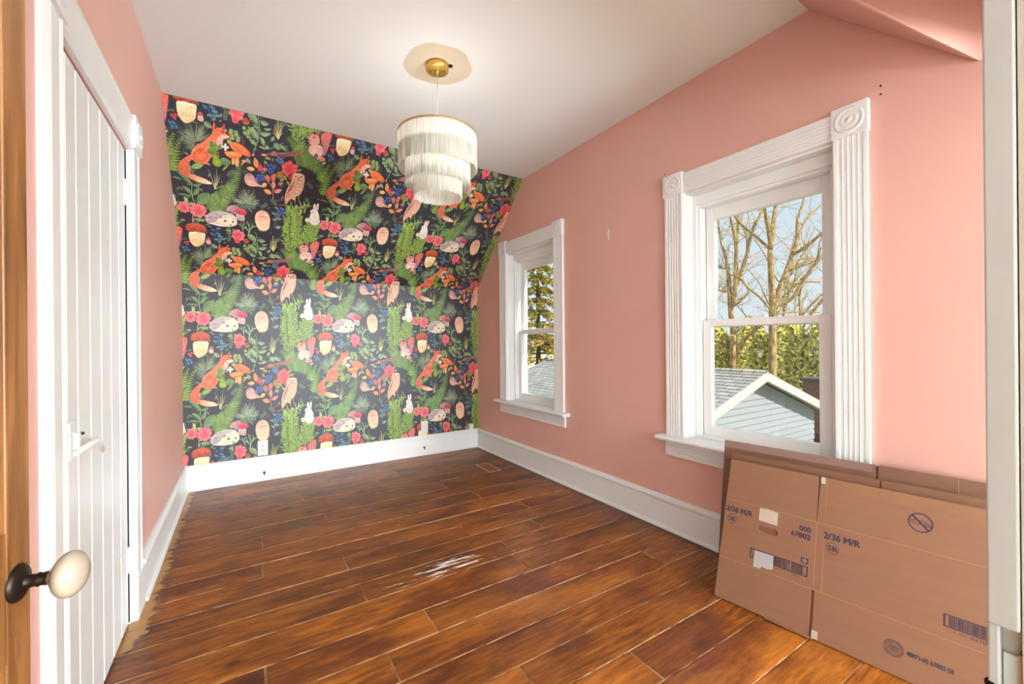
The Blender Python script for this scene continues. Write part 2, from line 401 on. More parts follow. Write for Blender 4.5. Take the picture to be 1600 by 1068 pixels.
def window(idx, ya, yb):
    o = empty('window_%d' % idx, (0, 0, 0)); tag(o, kind='structure')
    inw = (-1, 0, 0); ca = 0.112
    # side casings (fluted), from stool to block
    MB().extrude(flute_profile(ca, 5, 0.021, 0.0018), (XR, ya - ca, WZ0), (XR, ya - ca, WZ1), (0, 1, 0), inw).build('side_casing', WHITE, o)
    MB().extrude(flute_profile(ca, 5, 0.021, 0.0018), (XR, yb, WZ0), (XR, yb, WZ1), (0, 1, 0), inw).build('side_casing', WHITE, o)
    MB().extrude(flute_profile(0.104, 5, 0.021, 0.0018), (XR, ya, WZ1 + 0.002), (XR, yb, WZ1 + 0.002), (0, 0, 1), inw).build('head_casing', WHITE, o)
    for y0 in (ya - ca - 0.006, yb - 0.006):
        blk = MB().box(XR - 0.028, XR, y0, y0 + 0.124, WZ1 - 0.002, WZ1 + 0.122).build('corner_block', WHITE, o, bevel=0.002)
        pr = [(0.0001, 0.006), (0.007, 0.005), (0.010, 0.002), (0.018, 0.0012), (0.021, 0.003), (0.028, 0.0033), (0.032, 0.0008), (0.040, 0.0008), (0.043, 0.0032), (0.050, 0.0028), (0.053, -0.001)]
        MB().lathe(pr, (XR - 0.028, y0 + 0.062, WZ1 + 0.060), (-1, 0, 0), 36).build('rosette', WHITE, blk)
    # inner beads
    for y, sgn in ((ya, 1), (yb, -1)):
        MB().extrude([(0, 0), (0.012 * sgn, 0), (0.012 * sgn, 0.004), (0.006 * sgn, 0.014), (0, 0.016)], (XR + 0.002, y, WZ0), (XR + 0.002, y, WZ1), (0, 1, 0), inw).build('bead', WHITE, o)
    # jamb box
    b = MB()
    b.box(XR + 0.001, XR + 0.2, ya - 0.001, ya + 0.014, WZ0, WZ1); b.box(XR + 0.001, XR + 0.2, yb - 0.014, yb + 0.001, WZ0, WZ1)
    b.box(XR + 0.001, XR + 0.2, ya + 0.014, yb - 0.014, WZ1 - 0.012, WZ1)
    b.build('jamb', WHITE, o)
    # stool and apron
    MB().extrude([(0, 0), (0.060, 0.0), (0.069, 0.004), (0.073, 0.013), (0.069, 0.022), (0.060, 0.026), (0, 0.026), (-0.10, 0.026), (-0.10, 0)],
                 (XR, ya - 0.168, WZ0 - 0.026), (XR, yb + 0.158, WZ0 - 0.026), inw, (0, 0, 1)).build('stool', WHITE, o, bevel=0.002)
    MB().extrude(flute_profile(0.088, 4, 0.019, 0.003), (XR, ya - 0.122, WZ0 - 0.115), (XR, yb + 0.122, WZ0 - 0.115), (0, 0, 1), inw).build('apron', WHITE, o)
    # vinyl frame with stops
    frame_rect(o, 'frame', XR + 0.075, XR + 0.19, ya + 0.014, yb - 0.014, WZ0, WZ1 - 0.012, 0.035, 0.035, 0.018, 0.07, VINYL)
    frame_rect(o, 'frame_stop', XR + 0.062, XR + 0.078, ya + 0.014, yb - 0.014, WZ0, WZ1 - 0.012, 0.022, 0.022, 0.012, 0.055, VINYL)
    sa, sb = ya + 0.054, yb - 0.054
    # lower sash (room side)
    ls = frame_rect(o, 'lower_sash', XR + 0.088, XR + 0.122, sa, sb, WZ0 + 0.018, 1.212, 0.048, 0.048, 0.056, 0.036, VINYL)
    MB().box(XR + 0.108, XR + 0.112, sa + 0.046, sb - 0.046, WZ0 + 0.072, 1.178).build('pane', GLASS, ls)
    us = frame_rect(o, 'upper_sash', XR + 0.126, XR + 0.160, sa, sb, 1.172, 1.843, 0.048, 0.048, 0.040, 0.070, VINYL)
    MB().box(XR + 0.142, XR + 0.146, sa + 0.046, sb - 0.046, 1.210, 1.775).build('pane', GLASS, us)
    yc = (ya + yb) / 2
    MB().box(XR + 0.086, XR + 0.122, yc - 0.03, yc + 0.03, 1.212, 1.222).build('sash_lock', VINYL, ls, bevel=0.002)
    return o
window(1, *WINS[0]); window(2, *WINS[1])

# small plaster scar and nail holes in the window wall
sc = MB(); pts = []
for k in range(18):
    t = 2 * math.pi * k / 18; q = 1 + 0.25 * math.sin(5 * t + 1)
    pts.append((XR - 0.0012, 2.078 + 0.011 * q * math.cos(t), 1.822 + 0.040 * q * math.sin(t)))
sc.poly(list(reversed(pts))); sc.poly([(XR - 0.0002, p[1] * 1.0, p[2]) for p in pts])
sc.build('plaster_scar', mat('bare_plaster', S(238, 226, 218), 0.8), wall_right)
for y, z in ((0.622, 2.082), (0.622, 2.050), (1.62, 2.075)):
    MB().lathe([(0.0001, 0.002), (0.0025, 0.002), (0.004, 0.0005), (0.004, 0)], (XR, y, z), (-1, 0, 0), 10).build('nail_hole', DARK, wall_right)

# ------------------------------------------------------------------ closet door (left wall)
d2 = empty('door_2', (0, 0, 0)); tag(d2, kind='structure')
seams = [1.478, 1.552, 1.638, 1.755, 1.873, 1.993, 2.108, 2.218]
for a, b in zip(seams[:-1], seams[1:]):
    MB().extrude([(0, 0), (b - a - 0.0015, 0), (b - a - 0.0015, 0.018), (b - a - 0.006, 0.022), (0.006, 0.022), (0, 0.018)], (XL - 0.025, a, 0.012), (XL - 0.025, a, CDZ - 0.006), (0, 1, 0), (1, 0, 0)).build('board', WHITE, d2)
b = MB(); b.box(XL - 0.11, XL + 0.001, CD0 - 0.002, CD0 + 0.006, 0, CDZ); b.box(XL - 0.11, XL + 0.001, CD1 - 0.004, CD1 + 0.004, 0, CDZ)
b.build('jamb', WHITE, d2)
MB().box(XL - 0.028, XL - 0.0015, 2.2172, 2.2305, 0.012, CDZ - 0.004).build('hinge_gap_shade', DARK, d2)  # solid dark strip paints the shade inside the hinge-side gap
def casing_prof(wd):
    return [(0, 0), (0, 0.012), (0.010, 0.017), (0.020, 0.014), (0.030, 0.018), (wd - 0.030, 0.018), (wd - 0.020, 0.014), (wd - 0.010, 0.020), (wd, 0.018), (wd, 0)]
MB().extrude(casing_prof(0.118), (XL, CD1 + 0.006, 0.165), (XL, CD1 + 0.006, CDZ + 0.02), (0, 1, 0), (1, 0, 0)).build('side_casing', WHITE, d2)
MB().box(XL, XL + 0.024, CD1 + 0.004, CD1 + 0.150, 0, 0.165).build('plinth', WHITE, d2, bevel=0.002)
MB().extrude(casing_prof(0.108), (XL, CD0 - 0.114, 0.0), (XL, CD0 - 0.114, CDZ + 0.02), (0, 1, 0), (1, 0, 0)).build('side_casing', WHITE, d2)
MB().extrude([(0, 0), (0, 0.012), (0.012, 0.018), (0.03, 0.015), (0.115, 0.018), (0.128, 0.022), (0.135, 0.018), (0.14, 0)], (XL, CD0 - 0.004, CDZ + 0.004), (XL, CD1 + 0.008, CDZ + 0.004), (0, 0, 1), (1, 0, 0)).build('head_casing', WHITE, d2)
for y0 in (CD1 + 0.004, CD0 - 0.122):
    blk = MB().box(XL, XL + 0.028, y0, y0 + 0.124, CDZ + 0.02, CDZ + 0.15).build('corner_block', WHITE, d2, bevel=0.002)
    MB().lathe([(0.0001, 0.010), (0.007, 0.0085), (0.010, 0.003), (0.02, 0.002), (0.026, 0.006), (0.032, 0.001), (0.042, 0.001), (0.046, 0.006), (0.052, -0.001)], (XL + 0.028, y0 + 0.062, CDZ + 0.085), (1, 0, 0), 32).build('rosette', WHITE, blk)
for z in (1.70, 0.26):
    hg = MB().box(XL - 0.004, XL + 0.003, CD1 - 0.032, CD1 + 0.02, z - 0.05, z + 0.05).build('hinge', WHITE, d2, bevel=0.001)
    MB().tube([(XL + 0.004, CD1 - 0.004, z - 0.055), (XL + 0.004, CD1 - 0.004, z + 0.055)], 0.006, 10).build('hinge_pin', WHITE, hg)
# thumb latch with a curved lever
lt = MB().box(XL - 0.004, XL + 0.006, 1.535, 1.575, 0.80, 0.90).build('latch_plate', WHITE, d2, bevel=0.003)
MB().box(XL + 0.005, XL + 0.020, 1.550, 1.566, 0.828, 0.872).build('latch_bar', WHITE, lt, bevel=0.003)
MB().box(XL + 0.004, XL + 0.012, 1.515, 1.535, 0.830, 0.870).build('latch_keeper', WHITE, lt, bevel=0.002)
MB().box(XL + 0.006, XL + 0.0068, 1.540, 1.546, 0.835, 0.868).build('latch_slot', DARK, lt)
MB().box(XL + 0.003, XL + 0.018, 1.598, 1.607, 0.858, 0.866).build('latch_stud', mat('iron', S(60, 56, 54), 0.5, metal=0.6), lt, bevel=0.003)
MB().tube([(XL + 0.008, 1.56, 0.815), (XL + 0.024, 1.60, 0.828), (XL + 0.028, 1.66, 0.830), (XL + 0.028, 1.705, 0.815), (XL + 0.026, 1.735, 0.785)], [0.006, 0.008, 0.008, 0.007, 0.005], 10).build('lever', WHITE, lt)

# ------------------------------------------------------------------ entry door (wood) and its jamb
def wood(name, c1, c2, c3, sc=(14, 0.9, 14)):
    m = bpy.data.materials.new(name); m.use_nodes = True; nt = m.node_tree; p = nt.nodes['Principled BSDF']
    t = nt.nodes.new('ShaderNodeTexCoord'); mp = nt.nodes.new('ShaderNodeMapping'); mp.inputs['Scale'].default_value = sc
    n = nt.nodes.new('ShaderNodeTexNoise'); n.inputs['Scale'].default_value = 4; n.inputs['Detail'].default_value = 7; n.inputs['Distortion'].default_value = 0.5
    r = nt.nodes.new('ShaderNodeValToRGB'); r.color_ramp.elements[0].position = 0.3; r.color_ramp.elements[0].color = c1
    r.color_ramp.elements[1].position = 0.75; r.color_ramp.elements[1].color = c3; e = r.color_ramp.elements.new(0.52); e.color = c2
    nt.links.new(t.outputs['Object'], mp.inputs[0]); nt.links.new(mp.outputs[0], n.inputs['Vector']); nt.links.new(n.outputs[0], r.inputs[0]); nt.links.new(r.outputs[0], p.inputs['Base Color'])
    p.inputs['Roughness'].default_value = 0.35; return m
OAK = wood('honey_door_wood', S(96, 58, 28), S(130, 84, 44), S(156, 108, 64))
dd = Vector((0.127, 0.992, 0)).normalized(); dn = Vector((dd.y, -dd.x, 0))
Md = Matrix((dd, Vector((0, 0, 1)), dn)).transposed().to_4x4(); Md.translation = Vector((-0.335, 0.065, 0.012))
d1 = empty('door_1', matrix=Md); tag(d1, kind='structure')
# local: x along the door from the hinge, y up, z out of the visible face
DW, DH = 0.755, 1.99
MB().box(DW - 0.047, DW, 0, DH, -0.036, 0).build('stile', OAK, d1, bevel=0.002)
MB().box(0, 0.10, 0, DH, -0.036, 0).build('stile', OAK, d1, bevel=0.002)
for y0, y1 in ((0, 0.22), (0.70, 0.86), (1.86, DH)):
    MB().box(0.10, DW - 0.047, y0, y1, -0.036, -0.001).build('rail', OAK, d1)
for y0, y1 in ((0.22, 0.70), (0.86, 1.86)):
    pn = MB().box(0.10, DW - 0.047, y0, y1, -0.026, -0.012).build('panel', OAK, d1)
    mo = MB(); pr = [(0, 0), (0.012, 0), (0.010, 0.006), (0.004, 0.009), (0, 0.010)]
    mo.extrude(pr, (DW - 0.047, y0, -0.012), (DW - 0.047, y1, -0.012), (-1, 0, 0), (0, 0, 1)); mo.extrude(pr, (0.10, y0, -0.012), (0.10, y1, -0.012), (1, 0, 0), (0, 0, 1))
    mo.extrude(pr, (0.10, y0, -0.012), (DW - 0.047, y0, -0.012), (0, 1, 0), (0, 0, 1)); mo.extrude(pr, (0.10, y1, -0.012), (DW - 0.047, y1, -0.012), (0, -1, 0), (0, 0, 1))
    mo.build('panel_moulding', OAK, pn)
IRON = mat('aged_bronze', S(52, 42, 36), 0.38, metal=0.8)
kx, kz = 0.727, 0.79
rs = MB().lathe([(0.0001, 0.009), (0.010, 0.009), (0.013, 0.007), (0.020, 0.005), (0.023, 0.002), (0.023, 0)], (kx, kz, 0), (0, 0, 1), 32).build('rose', IRON, d1)
MB().lathe([(0.012, 0.005), (0.0085, 0.010), (0.0075, 0.018), (0.009, 0.020), (0.0075, 0.023), (0.0095, 0.032), (0.011, 0.034)], (kx, kz, 0), (0, 0, 1), 24).build('spindle', IRON, rs)
PORC = mat('white_porcelain', S(168, 154, 138), 0.10, coat=0.6)
kb = [(0.009, 0.030), (0.013, 0.033)] + [(0.029 * math.sin(t), 0.050 - 0.0175 * math.cos(t)) for t in [math.pi * k / 14 for k in range(3, 14)]] + [(0.0001, 0.0675)]
MB().lathe(kb, (kx, kz, 0), (0, 0, 1), 40).build('knob', PORC, d1)
MB().box(kx - 0.005, kx + 0.005, kz - 0.095, kz - 0.065, -0.002, 0.0004).build('keyhole', mat('keyhole_shadow', S(120, 74, 36), 0.8), d1, bevel=0.001)

CREAM = mat('old_cream_paint', S(182, 172, 158), 0.45, noise=0.06, nscale=14, bump=0.25, bscale=40)
GREYP = mat('grey_white_paint', S(176, 174, 172), 0.4, noise=0.05, nscale=12, bump=0.15, bscale=30)
tj = empty('trim_1', (0, 0, 0)); tag(tj, kind='structure')
MB().box(DX1, DX1 + 0.105, YN, YN + 0.0145, 0.905, DZ + 0.10).build('casing', GREYP, tj, bevel=0.0012)
MB().box(DX1 + 0.012, DX1 + 0.105, YN, YN + 0.0145, 0.0, 0.905).build('casing', CREAM, tj, bevel=0.0012)
MB().box(DX1 + 0.001, DX1 + 0.012, YN + 0.009, YN + 0.0145, 0.0, 0.905).build('casing_lip', GREYP, tj, bevel=0.001)
MB().box(DX1 + 0.003, DX1 + 0.010, YN - 0.12, YN - 0.0008, 0.0, DZ).build('jamb', CREAM, tj)
MB().box(DX0 - 0.02, DX0, YN - 0.12, YN, 0.0, DZ).build('jamb', CREAM, tj)
MB().box(DX0, DX1 + 0.003, YN - 0.12, YN, DZ - 0.02, DZ).build('head_jamb', CREAM, tj)
MB().box(DX0 - 0.03, DX1 + 0.1, YN, YN + 0.0145, DZ, DZ + 0.11).build('head_casing', GREYP, tj)
MB().box(DX1 + 0.0085, DX1 + 0.0125, YN + 0.001, YN + 0.0085, 0.74, 0.885).build('strike_plate', mat('worn_steel', S(196, 206, 208), 0.4, metal=0.4), tj)
MB().box(DX1 + 0.004, DX1 + 0.0125, YN - 0.0006, YN + 0.001, 0.74, 0.889).build('bare_edge', mat('bare_wood_edge', S(150, 104, 62), 0.7), tj)
MB().lathe([(0.0001, 0.003), (0.003, 0.003), (0.004, 0)], (DX1 + 0.004, YN + 0.013, 0.862), (-1, 0, 0), 12).build('screw', IRON, tj)
MB().lathe([(0.0001, 0.0015), (0.0025, 0.001), (0.003, 0)], (DX1, YN + 0.0012, 1.345), (-1, 0, 0), 10).build('nail_hole', DARK, tj)

# ------------------------------------------------------------------ pendant lamp
LX, LY = 0.862, 2.064
pd = empty('pendant_lamp', (LX, LY, HC)); tag(pd, 'cream tiered fringe pendant lamp with brass ceiling rose', 'lamp')
def lz(z): return z - HC
cn = MB().lathe([(0.0001, -0.030), (0.055, -0.030), (0.059, -0.027), (0.060, -0.001), (0.0001, -0.001)], (0, 0, 0), (0, 0, 1), 48).build('canopy', BRASS, pd)
MB().lathe([(0.0001, -0.046), (0.005, -0.046), (0.007, -0.040), (0.013, -0.030), (0.0001, -0.029)], (0, 0, 0), (0, 0, 1), 20).build('cord_grip', BRASS, cn)
for sx_ in (-1, 1):
    MB().lathe([(0.0001, -0.0355), (0.004, -0.035), (0.0045, -0.030)], (sx_ * 0.031, sx_ * -0.018, 0), (0, 0, 1), 12).build('screw', mat('dark_brass', S(120, 84, 34), 0.4, metal=0.8), cn)
MB().box(0.050, 0.066, -0.046, -0.034, -0.012, 0.0).build('bracket_gap', DARK, cn)
MB().tube([(0, 0, -0.04), (0, 0, lz(2.13))], 0.0028, 8).build('cord', mat('clear_cord', S(206, 202, 198), 0.4), pd)
fr = bpy.data.materials.new('cream_fringe'); fr.use_nodes = True; nt = fr.node_tree; nt.nodes.clear()
fo = nt.nodes.new('ShaderNodeOutputMaterial'); f1 = nt.nodes.new('ShaderNodeBsdfDiffuse'); f2 = nt.nodes.new('ShaderNodeBsdfTranslucent'); fm = nt.nodes.new('ShaderNodeMixShader')
tcf = nt.nodes.new('ShaderNodeTexCoord'); mpf = nt.nodes.new('ShaderNodeMapping'); mpf.inputs['Scale'].default_value = (260, 260, 6)
nzf = nt.nodes.new('ShaderNodeTexNoise'); nzf.inputs['Scale'].default_value = 1.0; nzf.inputs['Detail'].default_value = 2
rpf = nt.nodes.new('ShaderNodeValToRGB'); rpf.color_ramp.elements[0].position = 0.3; rpf.color_ramp.elements[0].color = S(190, 187, 178); rpf.color_ramp.elements[1].position = 0.65; rpf.color_ramp.elements[1].color = S(230, 227, 218)
nt.links.new(tcf.outputs['Object'], mpf.inputs[0]); nt.links.new(mpf.outputs[0], nzf.inputs['Vector']); nt.links.new(nzf.outputs[0], rpf.inputs[0])
nt.links.new(rpf.outputs[0], f1.inputs[0]); nt.links.new(rpf.outputs[0], f2.inputs[0]); fm.inputs[0].default_value = 0.45
nt.links.new(f1.outputs[0], fm.inputs[1]); nt.links.new(f2.outputs[0], fm.inputs[2]); nt.links.new(fm.outputs[0], fo.inputs[0])
rf = random.Random(11)
def fringe(rad, z1, z0, n):
    o = empty('tier', (0, 0, 0)); o.parent = pd
    b = MB()
    for k in range(n):      # each strand: a thin three-sided thread
        t = 2 * math.pi * (k + rf.uniform(-0.2, 0.2)) / n
        r1 = rad + rf.uniform(-0.0015, 0.0015); r2 = rad + rf.uniform(-0.003, 0.003); zb = z0 + rf.uniform(-0.004, 0.003); wd = math.pi * rad / n * rf.uniform(1.15, 1.6)
        t2 = t + rf.uniform(-0.3, 0.3) * math.pi / n
        er, et = Vector((math.cos(t), math.sin(t), 0)), Vector((-math.sin(t), math.cos(t), 0))
        er2, et2 = Vector((math.cos(t2), math.sin(t2), 0)), Vector((-math.sin(t2), math.cos(t2), 0))
        n0 = len(b.v)
        for e_, q_, r_, z_ in ((er, et, r1, z1), (er2, et2, r2, zb)):
            c = e_ * r_ + Vector((0, 0, lz(z_)))
            b.v += [tuple(c - q_ * wd), tuple(c + e_ * wd * 0.9), tuple(c + q_ * wd)]
        b.f += [(n0, n0 + 1, n0 + 4, n0 + 3), (n0 + 1, n0 + 2, n0 + 5, n0 + 4)]; b.sm += [True, True]
    s_ = b.build('fringe', fr, o); tag(s_, kind='stuff')
    return o
for rad, z1, z0, n, top in ((0.200, 2.172, 1.997, 420, True), (0.165, 2.092, 1.917, 350, False), (0.121, 1.985, 1.853, 270, False)):
    o = fringe(rad, z1, z0, n)
    rb = MB(); rr = 0.0035
    rb.lathe([(rad - 0.003, lz(z1) - 0.005), (rad + 0.003, lz(z1) - 0.005), (rad + 0.0035, lz(z1) + 0.004), (rad - 0.003, lz(z1) + 0.004), (rad - 0.003, lz(z1) - 0.005)], (0, 0, 0), (0, 0, 1), 72)
    rb.build('ring', DBRASS if top else mat('white_wire', S(236, 232, 224), 0.4), o)
    for k in range(3):
        t = 2 * math.pi * k / 3
        MB().tube([(0, 0, lz(2.13)), (rad * math.cos(t), rad * math.sin(t), lz(z1))], 0.002, 6).build('spoke', DBRASS, o)
bm_ = bpy.data.materials.new('lit_bulb'); bm_.use_nodes = True; pb = bm_.node_tree.nodes['Principled BSDF']
pb.inputs['Emission Color'].default_value = (1, 0.93, 0.82, 1); pb.inputs['Emission Strength'].default_value = 2.0
MB().lathe([(0.0001, -0.10)] + [(0.03 * math.sin(t), -0.07 - 0.03 * math.cos(t)) for t in [math.pi * k / 12 for k in range(1, 10)]] + [(0.013, -0.035), (0.013, 0.0), (0.0001, 0.0)], (0, 0, lz(2.11)), (0, 0, 1), 24).build('bulb', bm_, pd)
pl_ = bpy.data.objects.new('pendant_light', bpy.data.lights.new('pendant_light', 'POINT')); COL.objects.link(pl_)
pl_.data.energy = PENDANT_WATTS; pl_.data.color = (1.0, 0.98, 0.95); pl_.data.shadow_soft_size = 0.045; pl_.location = (LX, LY, 2.10)
# unpainted patch left by an old ceiling rose
pp = [(-0.155, 0.072), (-0.157, -0.002), (-0.146, -0.069), (-0.093, -0.141), (-0.031, -0.157), (0.044, -0.169), (0.095, -0.15), (0.138, -0.101), (0.17, -0.061), (0.178, 0.009), (0.144, 0.087), (0.098, 0.132), (0.043, 0.154), (-0.018, 0.16), (-0.081, 0.156), (-0.13, 0.12)]
sm_ = []
for i in range(len(pp)):
    p0, p1, p2, p3 = (Vector(pp[(i + k - 1) % len(pp)]) for k in range(4))
    for q in range(4):
        t = q / 4; c = 0.5 * ((2 * p1) + (p2 - p0) * t + (2 * p0 - 5 * p1 + 4 * p2 - p3) * t * t + (3 * p1 - p0 - 3 * p2 + p3) * t ** 3)
        sm_.append((LX + c.x, LY + c.y))
MB().prism([sm_], HC - 0.0012, HC + 0.001).build('unpainted_patch', mat('cream_old_ceiling', S(222, 208, 186), 0.75, noise=0.05, nscale=12), ceiling)

# ------------------------------------------------------------------ flattened cardboard boxes leaning by the window
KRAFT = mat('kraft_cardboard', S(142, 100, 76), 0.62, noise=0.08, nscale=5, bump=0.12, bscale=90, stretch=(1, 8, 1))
KRAFT2 = mat('kraft_cardboard_edge', S(168, 126, 96), 0.7)
KRAFTD = mat('kraft_inner', S(128, 88, 64), 0.7)
INK = mat('navy_print', S(50, 46, 70), 0.6)
TAPE = mat('clear_packing_tape', S(148, 108, 84), 0.22, noise=0.05, nscale=12)
LABEL = mat('torn_white_label', S(194, 178, 162), 0.6, noise=0.08, nscale=40)
sd = Vector((0.1315, -0.9913, 0)).normalized(); td = Vector((0.24, 0.0318, 0.970)).normalized(); nd = sd.cross(td)
def sheet_matrix(x, y):
    m_ = Matrix((sd, td, nd)).transposed().to_4x4(); m_.translation = Vector((x, y, 0.003)); return m_

def text_part(name, body, x0, x1, y0, y1, z, m, parent, weight=0.048):
    cu = bpy.data.curves.new(name, 'FONT'); cu.body = body; cu.size = 1.0; cu.resolution_u = 3
    tmp = bpy.data.objects.new(name, cu); COL.objects.link(tmp)
    bpy.context.view_layer.update()
    me = bpy.data.meshes.new_from_object(tmp.evaluated_get(bpy.context.evaluated_depsgraph_get()))
    bpy.data.objects.remove(tmp, do_unlink=True); bpy.data.curves.remove(cu)
    xs = [v.co.x for v in me.vertices]; ys_ = [v.co.y for v in me.vertices]
    ax, bx, ay, by = min(xs), max(xs), min(ys_), max(ys_)
    for v in me.vertices:
        v.co = (x0 + (v.co.x - ax) / (bx - ax) * (x1 - x0), y0 + (v.co.y - ay) / (by - ay) * (y1 - y0), z)
    src_v = [tuple(v.co) for v in me.vertices]; src_f = [tuple(p.vertices) for p in me.polygons]; bpy.data.meshes.remove(me)
    V_, F_ = [], []; weight = weight * (y1 - y0)
    for k_, (dx_, dy_) in enumerate(((0, 0), (weight, 0), (-weight, 0), (0, weight * 0.6), (0, -weight * 0.6)) if weight else ((0, 0),)):   # bold weight
        F_ += [tuple(i + len(V_) for i in f) for f in src_f]; V_ += [(x + dx_, y + dy_, zz + k_ * 1e-5) for x, y, zz in src_v]
    me = bpy.data.meshes.new(name); me.from_pydata(V_, [], F_); me.materials.append(m)
    o = bpy.data.objects.new(name, me); COL.objects.link(o); o.parent = parent
    return o
def ring_pts(cx, cy, rx, ry, n=40): return [(cx + rx * math.cos(2 * math.pi * k / n), cy + ry * math.sin(2 * math.pi * k / n)) for k in range(n)]
def ring_part(name, cx, cy, rx, ry, th, z, m, parent):
    return MB().prism([ring_pts(cx, cy, rx, ry), list(reversed(ring_pts(cx, cy, rx - th, ry - th)))], z - 0.0001, z).build(name, m, parent)
def rect(x0, x1, y0, y1): return [(x0, y0), (x1, y0), (x1, y1), (x0, y1)]
TH = 0.004
def carton(x, y, L0, slot, slotw, Ltot, t1, t2, t3, skew, label, face=KRAFT):
    """flattened carton; local x along its length, y up the sheet, z towards the room. L0: left end, slot: crease between end and side panel"""
    o = empty('flattened_box', matrix=sheet_matrix(x, y)); tag(o, label, 'box', 'flattened cardboard boxes under the window')
    l_ = lambda t: L0 + skew * t
    hole = []
    parts = {}
    def pan(nm, pts, z1=0.0, hole=None): 
        loops = [pts] + ([hole] if hole else [])
        q = MB().prism(loops, z1 - TH, z1).build(nm, face, o); q.data.materials.append(KRAFT2)
        for f in q.data.polygons:
            if abs(f.normal.z) < 0.5: f.material_index = 1
        return q
    parts['pan'] = pan
    parts['end'] = None
    g_ = slotw / 2
    parts['end_top'] = pan('flap', [(l_(t2), t2), (slot - 0.001, t2), (slot - g_ * 0.6, t3), (l_(t3), t3)])
    parts['end_bot'] = pan('flap', [(l_(0), 0), (slot - g_, 0.001), (slot - g_, t1), (l_(t1), t1)])
    parts['side_top'] = pan('flap', [(slot + 0.001, t2), (Ltot, t2), (Ltot, t3), (slot + g_ * 0.8, t3)])
    parts['side_bot'] = pan('flap', [(slot + g_, 0), (Ltot, 0), (Ltot, t1), (slot + g_, t1)])
    parts['side'] = pan('panel', [(slot, t1), (Ltot, t1), (Ltot, t2), (slot, t2)])
    MB().prism([[(l_(0) + 0.004, 0), (Ltot, 0), (Ltot, t3 - 0.004), (l_(t3) + 0.004, t3 - 0.004)]], -0.0115, -0.0075).build('rear_panel', KRAFTD, o)
    for t in (t1, t2):
        MB().prism([[(l_(t), t - 0.0008), (Ltot, t - 0.0008), (Ltot, t + 0.0008), (l_(t), t + 0.0008)]], 0.0, 0.0003).build('crease', KRAFT2, o)
    MB().prism([rect(slot - 0.0008, slot + 0.0008, t1, t2)], 0.0, 0.0003).build('crease', KRAFT2, o)
    return o, parts, l_

front, P1, l_ = carton(1.708, 1.084, 0.0, 0.3485, 0.010, 0.83, 0.166, 0.409, 0.580, 0.030, 'frontmost flattened brown cardboard box with navy print and a hand hole')
hx0, hx1, hy, hr = 0.146, 0.223, 0.326, 0.0125
st_ = [(hx1 - hr + hr * math.cos(t), hy + hr * math.sin(t)) for t in [-math.pi / 2 + math.pi * k / 10 for k in range(11)]] + [(hx0 + hr + hr * math.cos(t), hy + hr * math.sin(t)) for t in [math.pi / 2 + math.pi * k / 10 for k in range(11)]]
ep = P1['pan']('panel', [(l_(0.166), 0.166), (0.3485, 0.166), (0.3485, 0.409), (l_(0.409), 0.409)], hole=list(reversed(st_)))
ZP = 0.0005
text_part('printed_text', '2/36 M/R', 0.017, 0.122, 0.360, 0.3815, ZP, INK, ep)
ring_part('printed_ring', 0.0435, 0.331, 0.0192, 0.0192, 0.0016, ZP, INK, ep)
text_part('printed_text', 'SB', 0.031, 0.056, 0.3225, 0.3395, ZP, INK, ep)
text_part('printed_text', '000', 0.294, 0.331, 0.3635, 0.382, ZP, INK, ep)
text_part('printed_text', '67802', 0.267, 0.331, 0.3355, 0.3545, ZP, INK, ep)
# barcode strip with frame
def barcode(parent, x0, x1, y0, y1, seed, gaps=()):
    b = MB(); f_ = 0.003
    for q in (rect(x0, x1, y0, y0 + f_), rect(x0, x1, y1 - f_, y1), rect(x0, x0 + f_ * 1.3, y0, y1), rect(x1 - f_ * 1.3, x1, y0, y1)): b.prism([q], ZP - 0.0001, ZP)
    r_ = random.Random(seed); x = x0 + 0.012
    while x < x1 - 0.014:
        w_ = r_.choice([0.0007, 0.0010, 0.0017, 0.0024])
        if not any(a < x < c for a, c in gaps): b.prism([rect(x, x + w_, y0 + f_ + 0.001, y1 - f_ - 0.001)], ZP - 0.0001, ZP)
        x += w_ + r_.choice([0.0009, 0.0012, 0.0018])
    return b.build('printed_barcode', INK, parent)
barcode(ep, 0.125, 0.329, 0.201, 0.239, 5, gaps=((0.262, 0.275),))
MB().prism([rect(0.2655, 0.2685, 0.201, 0.239)], ZP - 0.0001, ZP).build('printed_bar', INK, ep)
sb = MB().prism([rect(0.305, 0.329, 0.248, 0.267)], ZP - 0.0001, ZP).build('printed_square', INK, ep)
text_part('printed_text', 'SB', 0.309, 0.325, 0.2515, 0.2635, ZP + 0.0003, KRAFT2, ep)
text_part('printed_text', '7802 5', 0.205, 0.232, 0.1925, 0.1965, ZP, INK, ep, 0.0)
text_part('printed_text', '005 1', 0.282, 0.304, 0.1925, 0.1965, ZP, INK, ep, 0.0)
MB().prism([[(0.148, 0.356), (0.217, 0.354), (0.2165, 0.384), (0.217, 0.404), (0.196, 0.4065), (0.180, 0.4075), (0.176, 0.411), (0.168, 0.406), (0.1485, 0.406)]], 0, 0.0009).build('torn_label', LABEL, ep)
MB().prism([[(0.141, 0.170), (0.166, 0.171), (0.172, 0.180), (0.195, 0.178), (0.213, 0.186), (0.212, 0.236), (0.142, 0.234)]], 0, 0.0010).build('tape_scrap', mat('bluish_tape', S(172, 168, 168), 0.2), ep)
sp_ = P1['side']
text_part('printed_text', '2/36 M/R', 0.373, 0.480, 0.360, 0.3825, ZP, INK, sp_)
ring_part('printed_ring', 0.401, 0.331, 0.0198, 0.0198, 0.0016, ZP, INK, sp_)
text_part('printed_text', 'SB', 0.388, 0.414, 0.3220, 0.3395, ZP, INK, sp_)
tf = P1['side_top']
